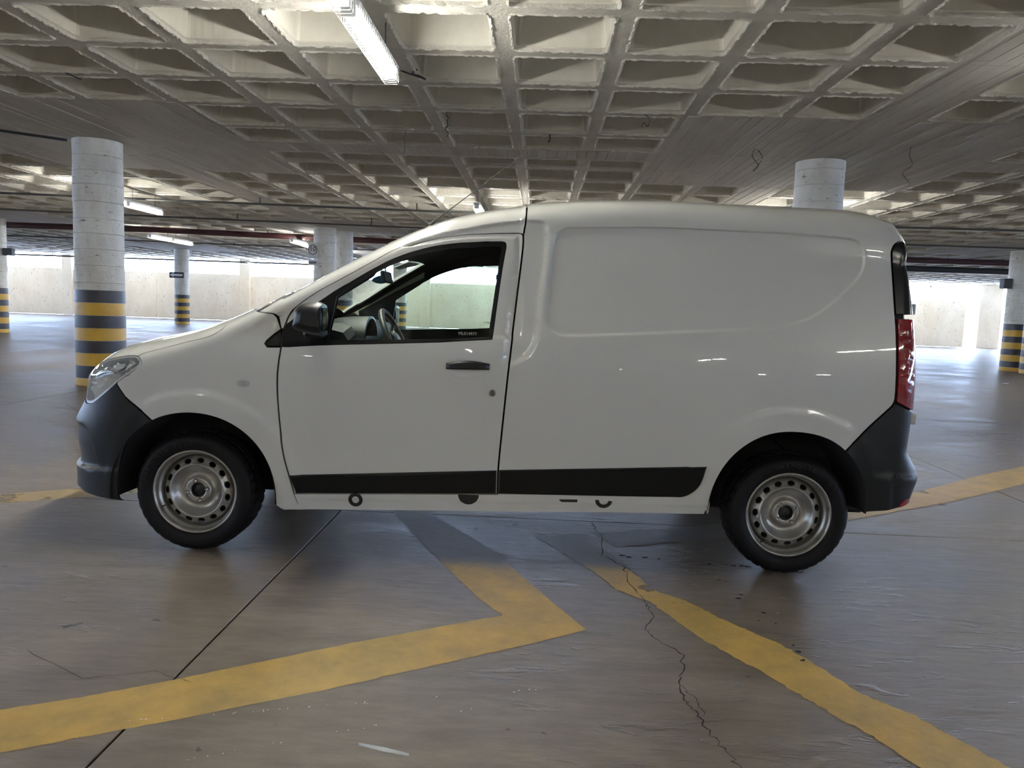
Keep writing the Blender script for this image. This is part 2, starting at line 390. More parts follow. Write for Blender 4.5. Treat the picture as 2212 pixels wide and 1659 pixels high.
painted('painted_line', [(.34, 4.09), (.60, 4.17), (1.12, 4.40), (2.73, 5.46), (3.6, 6.2), (4.4, 6.8)], [(.44, 3.86), (.66, 3.95), (1.3, 4.2), (2.9, 5.25), (3.8, 5.95), (4.6, 6.5)],
        lambda x, y, s, t: (.45, 1 if x < 1.9 else .12), 'faded yellow painted line on the floor behind the rear bumper', 6, z=.0012)  # grey end is the van's shade painted in; slightly faded beyond it
painted('painted_line', [(-4.2, 4.15), (-3.16, 4.33), (-2.70, 4.62), (-2.2, 4.9)], [(-4.1, 3.98), (-3.04, 4.14), (-2.55, 4.42), (-2.0, 4.75)],
        lambda x, y, s, t: (.40, .3), 'faded yellow painted line on the floor left of the front bumper', 8)

# drips on the floor: too many and too small to count
def drips(name, line, n, r0, r1, mat, spread, seed):
    r = random.Random(seed); mb = MB()
    for i in range(n):
        t = r.random(); k = r.uniform(r0, r1); x = line[0][0]+(line[1][0]-line[0][0])*t+r.uniform(-spread, spread)*.3; y = line[0][1]+(line[1][1]-line[0][1])*t+r.uniform(-spread, spread)
        mb.add([(x+k*(1.5 if c_ else 1)*math.cos(a), y+k*math.sin(a), .0014) for c_ in (r.random() < .5,) for a in [2*math.pi*j/9 for j in range(9)]], [tuple(range(9))])
    return mb.build(name, mat, floor)
tag(drips('oil_drips', ((.42, 3.72), (1.30, 3.60)), 26, .004, .013, M['joint'], .012, 3), kind='stuff')
tag(drips('oil_drips', ((.85, 3.6), (1.0, 2.6)), 12, .004, .012, M['joint'], .10, 5), kind='stuff')
tag(drips('paint_drips', ((-1.15, 2.02), (.10, 2.35)), 34, .0008, .0024, M['whitemark'], .006, 4), kind='stuff')
tag(drips('paint_drips', ((-.9, 1.86), (-.1, 2.22)), 14, .0008, .0022, M['whitemark'], .008, 9), kind='stuff')
# ------------------------------------------------------------------ waffle ceiling
ZC = 3.152
CX0, BX = 3.35, 9.0
CY0, BY = 9.90, 10.5
XO = [BX-v for v in (8.05, 7.11, 6.24, 5.39, 4.55, 3.705, 2.855, 1.97, 1.03)]
# bay in front of the y=9.9 column line (seen close) and the bays beyond it
YNEAR = [0.05, .92, 1.79, 2.66, 3.52, 4.37, 5.23, 6.09, 6.94, 7.82, 8.80]
YNEAR = [v-(CY0-BY) for v in YNEAR]
YFAR = [0.97, 1.98, 2.98, 3.97, 4.95, 5.93, 6.88, 7.80, 8.68, 9.56]
SW = .25
def cells(c0, B, lo, hi, offs):
    """list of (a, b, kind, k): kind 's' strip on a column line, 'c' coffer; k = coffer count from the nearest column line"""
    out = []; n0 = math.floor((lo-c0)/B)-1
    for n in range(n0, n0+40):
        base = c0 + n*B
        if base > hi+B: break
        out.append((base-SW, base+SW, 's', 0))
        o = offs(n)
        e = [SW] + o + [B-SW]
        for i in range(len(e)-1): out.append((base+e[i], base+e[i+1], 'c', min(i+1, len(e)-1-i)))
    return [c for c in out if c[1] > lo and c[0] < hi]
CXS = cells(CX0, BX, XMIN, XMAX, lambda n: XO)
CYS = cells(CY0, BY, YMIN, YMAX, lambda n: YNEAR if n < 0 else YFAR)
ceiling = empty('ceiling', (0, 0, ZC)); tag(ceiling, kind='structure')

def coffer_mesh(name, seed, nseg=24):
    """unit module 1x1: rib soffit, ragged plaster lip, small ledge, sloped walls, top"""
    r = random.Random(seed); h = .082
    loops = []
    def sq(a, z, jx=0, jz=0, rc=.0):
        pts = []
        for s in range(4):
            for k in range(nseg):
                t = -1+2*k/nseg; t2 = t
                p = [(t, -1), (1, t), (-t, 1), (-1, -t)][s]
                # round the corners slightly
                cx, cy = p; m_ = max(abs(cx), abs(cy)); q = (abs(cx)**26+abs(cy)**26)**(1/26)
                f = 1/q if rc else 1
                pts.append([cx*a*f + r.uniform(-jx, jx), cy*a*f + r.uniform(-jx, jx), z + r.uniform(-jz, jz)])
        return pts
    loops.append(sq(.5, 0))
    loops.append(sq(.5-h+.018, 0, .003, 0, 1))
    lip = sq(.5-h+.008, -.007, .0035, .008, 1); loops.append(lip)
    loops.append(sq(.5-h-.003, -.005, .0035, .008, 1))
    loops.append(sq(.5-h-.006, .020, .002, .002, 1))
    loops.append(sq(.5-h-.022, .027, .001, 0, 1))
    loops.append(sq(.5-h-.060, .362, 0, 0, 1))
    vs = [v for l in loops for v in l]; n = 4*nseg
    fs = [(i*n+k, (i+1)*n+k, (i+1)*n+(k+1) % n, i*n+(k+1) % n) for i in range(len(loops)-1) for k in range(n)]
    fs.append(tuple(range((len(loops)-1)*n, len(loops)*n)))
    me = bpy.data.meshes.new(name); me.from_pydata(vs, [], fs)
    me.materials.append(M['ceiling']); me.materials.append(M['coffer'])
    for i, p in enumerate(me.polygons): p.material_index = 1 if i >= 4*n else 0
    me.update(); return me
cmesh = [coffer_mesh('coffer', 20+i) for i in range(5)]
coff = []
boards = []
for (x0, x1, kx, nx) in CXS:
    for (y0, y1, ky, ny) in CYS:
        head = (nx <= 2 and ny <= 2)
        if kx == 's' or ky == 's' or head: boards.append((x0, x1, y0, y1, head or (kx == 's' and ky == 's')))
        else: coff.append((x0, x1, y0, y1))
def inview(x, y, z):
    p = Vector((x, y, z-CAMZ)); d = p.dot(F_)
    if d < .5: return None
    u = p.dot(RIGHT)/d*1650; v = p.dot(UP)/d*1650
    return d if abs(u) < 1250 and abs(v) < 950 else None
near = []
for c in coff:
    d = inview((c[0]+c[1])/2, (c[2]+c[3])/2, ZC)
    near.append((d if d else 1e6, c))
near.sort(key=lambda t: t[0])
far = MB()
for i, (d, c) in enumerate(near):
    cx, cy, sx, sy = (c[0]+c[1])/2, (c[2]+c[3])/2, c[1]-c[0], c[3]-c[2]
    if i < 290 and d < 1e5:
        o = bpy.data.objects.new('coffer', cmesh[rnd.randrange(5)]); link(o, ceiling)
        o.location = (cx, cy, 0); o.scale = (sx*rnd.choice((-1, 1)), sy, 1)
        if o.scale[0] < 0: o.scale = (sx, sy, 1)
    else:
        h = .082; a = [(-.5, -.5), (.5, -.5), (.5, .5), (-.5, .5)]; vs = []
        for s, z in ((.5, 0), (.5-h, 0), (.5-h-.07, .36)): vs += [(cx+p[0]*2*s*sx, cy+p[1]*2*s*sy, z) for p in a]
        fs = [(r*4+k, r*4+4+k, r*4+4+(k+1) % 4, r*4+(k+1) % 4) for r in (0, 1) for k in range(4)] + [(8, 9, 10, 11)]
        far.add(vs, fs)
fo = far.build('coffer_field', M['ceiling'], ceiling); tag(fo, kind='stuff')
# board-marked soffits: column heads and the strips on the column lines, each board at its own height
bset = {}
for (x0, x1, y0, y1, head) in boards:
    cxn = round(((x0+x1)/2-CX0)/BX); cyn = round(((y0+y1)/2-CY0)/BY)
    bset.setdefault(('solid_head' if head else 'solid_strip', cxn, cyn), []).append((x0, x1, y0, y1))
BWD = .125
def bz(ix, iy): 
    return random.Random(ix*7919+iy*104729).uniform(-.007, .0)
for (nm, a, b), rs in bset.items():
    mb = MB(); cy_ = sum(r[2] for r in rs)/len(rs); fine = abs(cy_-9) < 14 and abs(rs[0][0]) < 16
    for (x0, x1, y0, y1) in rs:
        if not fine:
            mb.add([(x0, y0, 0), (x1, y0, 0), (x1, y1, 0), (x0, y1, 0)], [(0, 3, 2, 1)]); continue
        i0 = math.floor(x0/BWD); 
        for i in range(i0, math.ceil(x1/BWD)):
            xa, xb = max(x0, i*BWD), min(x1, (i+1)*BWD)
            if xb-xa < 1e-4: continue
            yy = y0; j = math.floor((y0+i % 2*1.2)/2.4)
            while yy < y1-1e-4:
                ye = min(y1, (j+1)*2.4 - i % 2*1.2); 
                if ye <= yy: j += 1; continue
                z = bz(i, j); e = .0035
                mb.add([(xa, yy, .012), (xb, yy, .012), (xb, ye, .012), (xa, ye, .012), (xa+e, yy+e, z), (xb-e, yy+e, z), (xb-e, ye-e, z), (xa+e, ye-e, z)],
                       [(0, 4, 5, 1), (1, 5, 6, 2), (2, 6, 7, 3), (3, 7, 4, 0), (7, 6, 5, 4)])
                yy = ye; j += 1
    o = mb.build(nm, M['board'], ceiling)
MB().box(XMIN-1, XMAX+1, YMIN-1, YMAX+.6, ZC+.37, ZC+.6).build('roof_slab', M['ceiling'])
bpy.data.objects['roof_slab'].parent = ceiling; bpy.data.objects['roof_slab'].location = (0, 0, -ZC)

# ------------------------------------------------------------------ walls: parapet with an open band of daylight, piers
WY_ = YMAX + .25
wb = empty('wall_back', (0, WY_, 0)); tag(wb, kind='structure')
ztop = [2.40, 2.42, 2.40, 2.36, 2.33, 2.28, 2.25]
px = [XMIN, -29.8, -24.8, -20.1, -15.4, -10.8, -6.0, -1.3, 3.4, 8.0, 12.7, 17.3, 21.35]
for i in range(len(px)-1):
    z = 2.40 - (i/len(px))*.17 + (.03 if i % 2 else 0)
    MB().bbox(px[i]+.012, px[i+1]-.012, -.12, .12, 0, z, .012).build('wall_panel', M['wall'], wb)
MB().bbox(21.9, 23.0, -.30, .14, 0, 3.12, .012).build('pier', M['wall'], wb)
MB().bbox(23.4, XMAX, -.12, .12, 0, 2.2, .012).build('wall_panel', M['wall'], wb)
for x in (-34.2, -24.8, -15.4, -6.0, 3.4, 12.7):
    MB().bbox(x-.27, x+.27, -.22, .14, 0, 3.14, .012).build('pier', M['wall'], wb)
MB().box(XMIN, XMAX, -.15, .20, 3.13, 3.6).build('edge_beam', M['wall'], wb)
for (nm, a, zt) in (('wall_left', (XMIN-.3, XMIN, YMIN, YMAX), 2.3), ('wall_right', (XMAX, XMAX+.3, YMIN, YMAX), 2.2), ('wall_front', (XMIN, XMAX, YMIN-.3, YMIN), ZC+.4)):
    o = MB().box(a[0], a[1], a[2], a[3], -.02, zt).build(nm, M['wallplain']); tag(o, kind='structure')

# ------------------------------------------------------------------ round columns with warning bands
def column(x, y, label, r=.295, fine=True, group=None):
    c = empty('column', (x, y, 0)); tag(c, label, 'column', group, 'thing')
    prof = []; z = 0; q = random.Random(int(x*100))
    while z < ZC-.02:
        h = q.uniform(.17, .22); d = q.uniform(-.004, .004)
        prof += [(r-.007, z), (r+d+.003, z+.008), (r+d, z+.022), (r+d, min(z+h-.004, ZC))]; z += h
    prof = [p for p in prof if p[1] < ZC-.02]; prof.append((r, ZC-.006))
    MB().lathe_z(prof, 48 if fine else 28).build('shaft', M['column'], c, True)
    edges = [0, .10] + [.10+.163*k for k in range(1, 8)]
    for i in range(8):
        a, b = edges[i], edges[i+1]; rr = r+.006
        MB().lathe_z([(r-.01, a+.001), (rr, a+.002), (rr+.001, (a+b)/2), (rr, b-.002), (r-.01, b-.001)], 48 if fine else 28).build('painted_band', M['yellowband'] if i % 2 == 0 else M['blackband'], c, True)
    return c
cl = column(-5.81, 9.92, 'off-white round concrete column with yellow and black bands behind the van hood')
column(3.42, 9.92, 'off-white round concrete column rising behind the rear part of the van roof')
column(-5.87, 20.6, 'off-white round column carrying the round speed limit sign, behind the windscreen', fine=False)
column(-5.62, 21.45, 'off-white round column half hidden right behind the column with the speed sign', fine=False)
column(-15.3, 32.2, 'distant off-white banded column carrying the left arrow sign', fine=False)
column(-15.22, 20.9, 'off-white banded column cut by the left edge of the photo', fine=False)
column(12.57, 20.75, 'off-white banded column farther back of the right-hand pair', fine=False)
column(12.52, 19.80, 'off-white banded column nearer of the pair at the right edge of the photo', fine=False)
column(-6.0, 32.3, 'distant banded column seen through the van side window', fine=False)
for (x, y) in ((3.4, 20.6), (12.5, 9.92), (-14.9, 9.92), (3.4, 32.3)):
    column(x, y, 'off-white round banded column hidden from view behind the van or outside the frame', fine=False, group='columns out of sight')
for (x, y) in ((-5.8, -.6), (-5.8, -11), (3.4, -11), (12.5, -.6), (12.5, -11)):
    column(x, y, 'off-white round banded column hidden from view behind the van or outside the frame', fine=False, group='columns out of sight')

# signs and boxes on the columns
s = empty('speed_sign', (-6.10, 20.27, 2.52), math.radians(-14)); tag(s, 'white speed limit sign with a red ring and the number 10, fixed on a column', 'sign', kind='thing')
MB().bbox(-.145, .145, 0, .02, -.20, .20, .004).build('sign_board', M['signface'], s)
MB().lathe_y([(.135, -.004), (.135, .002), (.112, .002), (.112, -.004), (.135, -.004)], 36, 0, .02).build('sign_ring', M['signred'], s)
t = text_mesh('sign_number', '10', .19, M['signblack'], s, .002); t.rotation_euler = (math.pi/2, 0, 0); t.location = (0, -.004, .035)
s2 = empty('small_sign', (-6.10, 20.27, 2.20), math.radians(-14)); tag(s2, 'small white plate with dark lettering below the speed limit sign', 'sign', kind='thing')
MB().bbox(-.13, .13, 0, .015, -.07, .07, .004).build('sign_board', M['signface'], s2)
mb = MB()
for k in range(6): mb.box(-.11+.037*k, -.085+.037*k, -.003, .001, -.035+(k % 2)*.008, .035)
mb.build('sign_lettering', M['signblack'], s2)
s = empty('arrow_sign', (-15.27, 31.878, 2.06), 0); tag(s, 'dark board with a white arrow pointing left on the distant column', 'sign', kind='thing')
MB().bbox(-.42, .20, 0, .02, -.12, .12, .01).build('sign_board', M['signblack'], s)
mk('arrow', [(-.39, -.004, 0), (-.24, -.004, .085), (-.24, -.004, .04), (.15, -.004, .04), (.15, -.004, -.04), (-.24, -.004, -.04), (-.24, -.004, -.085)], [(0, 6, 5, 4, 3, 2, 1)], M['whitemark'], s)
tag(MB().bbox(-14.922, -14.66, 20.8, 20.95, 2.14, 2.34, .01).build('junction_box', M['box']), 'grey box hung beside the column at the left edge of the photo', 'box', kind='thing')
tag(MB().bbox(12.06, 12.272, 20.60, 20.80, 2.16, 2.42, .01).build('loudspeaker', M['box']), 'small black loudspeaker box on the column at the right edge', 'loudspeaker', kind='thing')
s = empty('exit_sign', (12.50, 19.47, 2.02)); tag(s, 'grey framed sign with a white bar on the nearer right-hand column', 'sign', kind='thing')
MB().bbox(-.30, .20, 0, .03, -.10, .10, .01).build('sign_board', M['silver'], s); MB().box(-.24, .18, -.004, .001, -.03, .035).build('sign_bar', M['whitemark'], s)

# ------------------------------------------------------------------ fluorescent fixtures with wire guards
LZ = 2.835
def fixture_proto():
    r = empty('tube_light', (0, 0, LZ))
    MB().bbox(-.046, .046, -.62, .62, .045, .10, .006).build('housing', M['housing'], r)
    for x in (-.022, .022):
        MB().tube([(x, -.585, .012), (x, .585, .012)], .0155, 12).build('lamp_tube', M['tube'], r, True)
    for y in (-.60, .60): MB().bbox(-.042, .042, y-.014, y+.014, -.012, .046, .003).build('lamp_holder', M['housing'], r)
    mb = MB()
    for k in range(27):
        y = -.65+1.30*k/26
        mb.tube([(-.053, y, .09), (-.053, y, -.022), (-.047, y, -.032), (.047, y, -.032), (.053, y, -.022), (.053, y, .09)], .0022, 5, False)
    for x, z in ((-.053, .09), (-.053, .03), (-.053, -.022), (.053, -.022), (.053, .03), (.053, .09)): mb.tube([(x, -.65, z), (x, .65, z)], .0022, 5, False)
    mb.build('wire_guard', M['wire'], r)
    for y in (-.42, .42): MB().tube([(0, y, .098), (0, y, ZC-LZ+.368)], .005, 6).build('hanger_rod', M['conduit'], r)
    return r
fx = {
 (-1.16, 3.74): 'wire-guarded fluorescent light cut by the top edge of the photo',
 (-1.16, 5.09): 'big wire-guarded fluorescent light hanging over the van, its whole end visible',
 (-1.14, 13.55): 'end of a fluorescent light peeking over the front of the van roof', (-1.14, 14.9): None,
 (-7.70, 13.34): None, (-7.72, 14.72): 'lit fluorescent light just right of the big left column',
 (-11.2, 22.25): 'left half of the pair of fluorescent lights above the distant arrow column',
 (-11.2, 23.62): 'right half of the pair of fluorescent lights above the distant arrow column',
 (-7.1, 22.2): None, (-7.2, 23.6): 'fluorescent light just left of the column with the speed sign',
}
for x in (4.4, 12.0, -14.3):
    for y in (5.2, 13.15, 14.52): fx[(x, y)] = None
fx[(5.3, 22.4)] = None; fx[(20.0, 22.4)] = None
fx[(-7.7, 5.2)] = None
for x in (-14.3, -7.7, -1.14, 5.3, 12.0):
    for y in (-3.3, -4.7, -12.4, -13.8, -22.0, -29.0): fx[(x, y)] = None
for x in (-27.3, -20.8, -14.3, -7.8, -1.3, 5.2, 11.7, 18.2, 24.7):  # unseen rows of lights added to brighten the far wall
    for y in (30.0, 37.4):
        if y > 35 or -10 < x < 20: fx[(x, y)] = None
proto = fixture_proto(); first = True
for (x, y), lab in fx.items():
    if first: o = proto; first = False
    else:
        o = proto.copy(); link(o)
        for ch in list(proto.children): c = ch.copy(); link(c, o)
    o.location = (x, y, LZ)
    tag(o, lab or 'fluorescent light on the ceiling that the photo shows nothing of', 'light', 'fluorescent lights in the frame' if lab else 'fluorescent lights out of sight', 'thing')

# ------------------------------------------------------------------ pipes and conduits under the ceiling
def pipe(name, pts, r, mat, label, hang=4.0, n=10):
    mb = MB().tube(pts, r, n); o = empty(name, pts[0]); tag(o, label, 'pipe', kind='thing')
    p = mb.build('pipe_run', mat, o, True); p.location = -Vector(pts[0])
    (x0, y0, z0), (x1, y1, z1) = pts[0], pts[-1]; k = int(abs(x1-x0)/hang); h = MB()
    for i in range(k):
        t = (i+.5)/k; x = x0+(x1-x0)*t; y = float(np.interp(x, [p[0] for p in pts], [p[1] for p in pts])) if x1 > x0 and k else y0; z = z0+(z1-z0)*t
        q = MB().box(x-.012, x+.012, y-.012, y+.012, z+r*.5, ZC+.01).build('hanger', mat, o); q.location = -Vector(pts[0])
pipe('fire_pipe', [(-30, 20.9, 3.03), (-17, 21.5, 3.03), (-11.4, 21.45, 3.03), (-4.5, 22.9, 3.03), (8, 23.3, 3.03), (30, 24.0, 3.03)], .085, M['redpipe'], 'thick dark red pipe running across the garage under the ceiling')
pipe('drain_pipe', [(9, 25.6, 2.92), (30, 25.2, 2.92)], .10, M['darkpipe'], 'thick black pipe under the ceiling behind the right columns')
pipe('conduit', [(-22, 13.2, 3.02), (-8.0, 14.6, 3.02), (2, 15.5, 3.02), (20, 14.9, 3.02)], .022, M['conduit'], 'thin conduit crossing just below the ceiling, nearest of the conduits', 3, 6)
pipe('conduit', [(-24, 15.2, 3.0), (-8.8, 17.6, 3.0), (0, 18.6, 3.0), (22, 18.4, 3.0)], .022, M['conduit'], 'thin conduit just in front of the dark red pipe', 3, 6)
pipe('conduit', [(-26, 25.5, 3.08), (-8, 27.5, 3.08), (4, 28.4, 3.08)], .02, M['conduit'], 'thin conduit farther back than the dark red pipe', 4, 6)
pipe('conduit', [(-27.5, 38.6, 3.0), (-18, 38.6, 3.0), (-8, 38.6, 3.0)], .05, M['conduit'], 'conduit along the top of the daylight opening', 4, 6)
pipe('wall_pipe', [(-7.7, 8.2, 3.10), (-6.0, 9.58, 3.09)], .018, M['darkpipe'], 'thin dark conduit ending at the top of the big left column', 9, 6)

# loose wires and tangles hanging from the ribs
def wire(pts, r, label, cat='wire'):
    P_ = [Vector(p) for p in pts]; out = []
    for i in range(len(P_)-1):
        a, b, c, d = P_[max(i-1, 0)], P_[i], P_[i+1], P_[min(i+2, len(P_)-1)]
        for k in range(5):
            t = k/5; out.append(.5*((2*b)+(c-a)*t+(2*a-5*b+4*c-d)*t*t+(3*b-a-3*c+d)*t**3))
    pts = out+[P_[-1]]; r *= .75
    p0 = Vector(pts[0]); o = MB().tube([Vector(p)-p0 for p in pts], r, 6).build('hanging_wire', M['cable'], None, True); o.location = p0
    tag(o, label, cat, kind='thing')
def wig(x, y, z, l, n, a, sd):
    r = random.Random(sd); return [(x, y, z)] + [(x+r.uniform(-a, a), y+r.uniform(-a, a), z-l*(k+1)/n) for k in range(n)]
wire(wig(-1.02, 7.9, ZC+.01, .26, 7, .02, 1), .007, 'dark wire hanging straight down from a rib above the windscreen')
wire(wig(-1.62, 8.82, ZC+.01, .30, 7, .012, 2), .003, 'thin thread-like wire hanging left of the thicker hanging wire')
wire([(-1.12, 6.62, ZC+.02), (-1.16, 6.60, ZC-.02), (-1.10, 6.62, ZC-.03), (-1.05, 6.63, ZC-.055), (-1.12, 6.64, ZC-.03), (-1.22, 6.6, ZC-.01), (-1.30, 6.58, ZC+.02)], .009, 'tangle of black wire just past the end of the big light')
wire([(-4.30, 6.93, ZC+.01), (-4.33, 6.9, ZC+.00), (-4.27, 6.9, ZC-.02), (-4.20, 6.9, ZC-.05), (-4.17, 6.88, ZC-.06)], .008, 'black wire stub sticking out of a rib at the upper left')
wire([(.93, 7.80, ZC+.01), (.99, 7.78, ZC-.05), (.98, 7.8, ZC-.12), (.94, 7.8, ZC-.08), (.92, 7.78, ZC-.13)], .006, 'small loop of black wire hanging from a rib above the van middle')
wire([(2.42, 9.2, ZC+.01), (2.38, 9.2, ZC-.09), (2.46, 9.2, ZC-.20), (2.40, 9.2, ZC-.26), (2.5, 9.2, ZC-.12), (2.44, 9.2, ZC-.02)], .005, 'tangled wire hanging from the slab left of the rear column')
wire([(4.05, 8.9, ZC+.01), (4.04, 8.9, ZC-.10), (4.08, 8.9, ZC-.20), (3.98, 8.9, ZC-.29), (4.05, 8.9, ZC-.38), (4.07, 8.9, ZC-.44)], .004, 'long curly wire hanging from the slab right of the rear column')
wire([(-7.2, 8.55, ZC-.0), (-7.1, 8.60, ZC-.16), (-7.0, 8.68, ZC-.05), (-6.97, 8.72, ZC-.20)], .011, 'black cable clamps dangling from the conduit near the big left column')
wire(wig(.02, 8.79, ZC+.01, .10, 3, .01, 12), .012, 'short black stub hanging between two ribs above the door')
# litter and flakes on the floor
for i, (x, y, a, lab) in enumerate([(9.6, 16.0, .3, 'crumpled white scrap on the floor at the far right'), (3.42, 8.05, .5, 'white scrap lying on the floor behind the rear bumper'),
                               (-.38, 1.95, -.25, 'thin pale splinter lying on the floor below the chevron line')]):
    mb = MB(); w, h = ((.09, .03), (.11, .03), (.075, .005))[i]
    vs = []
    for k in range(7):
        t = k/6-.5; ww = h*(1-abs(t)*1.6); z = .004+.012*(k % 2)*(i < 2)
        vs += [(t*2*w, -ww, z), (t*2*w, ww, z+.006)]
    o = mk('scrap', vs, [(2*k, 2*k+2, 2*k+3, 2*k+1) for k in range(6)], M['whitemark']); o.location = (x, y, 0); o.rotation_euler = (0, 0, a); tag(o, lab, 'litter', kind='thing')
# ------------------------------------------------------------------ the van body: one lofted surface S(u, q), panels cut out of it
def interp(x,xs,ys):
    # monotone cubic (pchip)
    xs=np.asarray(xs,float);ys=np.asarray(ys,float);x=np.asarray(x,float)
    h=np.diff(xs);d=np.diff(ys)/h
    m=np.zeros(len(xs));m[0]=d[0];m[-1]=d[-1]
    for i in range(1,len(xs)-1):
        if d[i-1]*d[i]>0:
            w1=2*h[i]+h[i-1];w2=h[i]+2*h[i-1];m[i]=(w1+w2)/(w1/d[i-1]+w2/d[i])
    xc=np.clip(x,xs[0],xs[-1]);i=np.clip(np.searchsorted(xs,xc,side='right')-1,0,len(xs)-2)
    t=(xc-xs[i])/h[i]
    return ((2*t**3-3*t**2+1)*ys[i]+(t**3-2*t**2+t)*h[i]*m[i]+(-2*t**3+3*t**2)*ys[i+1]+(t**3-t**2)*h[i]*m[i+1])
PI2=np.pi/2
XF,KF=-0.30,0.75      # nose corner starts here; u runs to XF-KF*pi/2
XB,KB=3.25,0.50
UMIN=XF-KF*PI2; UMAX=XB+KB*PI2
KT=0.40
WZ=[.15,.30,.50,.70,.90,1.00,1.06,1.20,1.40,1.60,1.72,1.85]
WY=[.842,.852,.864,.872,.872,.866,.860,.838,.806,.770,.746,.715]
NZ=[.15,.22,.30,.40,.50,.58,.62,.70,.80,.90,1.00,1.2]
NX=[-0.78, -0.7802, -0.7699, -0.7699, -0.7832, -0.7753, -0.7516, -0.6999, -0.6783, -0.6748, -0.6713, -0.6678]
TZ=[0.15, 0.22, 0.3, 0.38, 0.44, 0.475, 0.51, 0.56, 0.62, 0.8, 1.0, 1.2, 1.4, 1.5, 1.6, 1.78]
TX=[3.382, 3.4009, 3.4199, 3.4393, 3.4609, 3.473, 3.473, 3.4341, 3.3933, 3.4073, 3.402, 3.379, 3.3375, 3.292, 3.252, 3.21]
RU=[UMIN,-1.2,-.9,-.7,-.5,-.3,-.1,.1,.3,.45,.6,.8,1.0,1.2,1.4,1.6,1.9,2.2,2.6,3.0,3.15,3.25,3.4,3.6,3.8,UMAX]
RZ=[0.8021, 0.8347, 0.8673, 0.917, 0.9789, 1.01, 1.0585, 1.129, 1.2245, 1.307, 1.3927, 1.5022, 1.6017, 1.6769, 1.72, 1.7485, 1.7694, 1.7785, 1.775, 1.772, 1.762, 1.7319, 1.7053, 1.6844, 1.6634, 1.6424]
HU=[UMIN,-.7,-.3,.2,.45,.8,1.2,1.5,2.0,3.1,3.45,3.75,UMAX]
HH=[0.1, 0.14, 0.17, 0.16, 0.15, 0.17, 0.2, 0.2, 0.18, 0.269, 0.239, 0.1745, 0.11]
def pt(a,p):
    a=np.clip(a,0,PI2);c,s=np.cos(a),np.sin(a)
    D=(np.abs(c)**p+np.abs(s)**p)**(1/p)
    return c/D,s/D
PT=3.2
def S(u,q,off=0.0):
    """near side of body, van-local. u along, q around. returns (N,3)"""
    u=np.asarray(u,float);q=np.asarray(q,float)
    zr=interp(u,RU,RZ);hh=interp(u,HU,HH);zs=zr-hh
    z=np.minimum(q,zs)
    w=interp(z,WZ,WY)
    xn=interp(z,NZ,NX);xt=interp(z,TZ,TX)
    cf,sf=pt((XF-u)/KF,2.6)
    cb,sb=pt((u-XB)/KB,3.6)
    x=np.where(u<XF,XF+(xn-XF)*sf,np.where(u>XB,XB+(xt-XB)*sb,u))
    y=w*np.where(u<XF,cf,np.where(u>XB,cb,1.0))
    b=np.clip((q-zs)/KT,0,PI2);ct,st=pt(b,PT)
    y=y*ct; z=z+hh*st
    return np.stack([x,-y,z],-1)
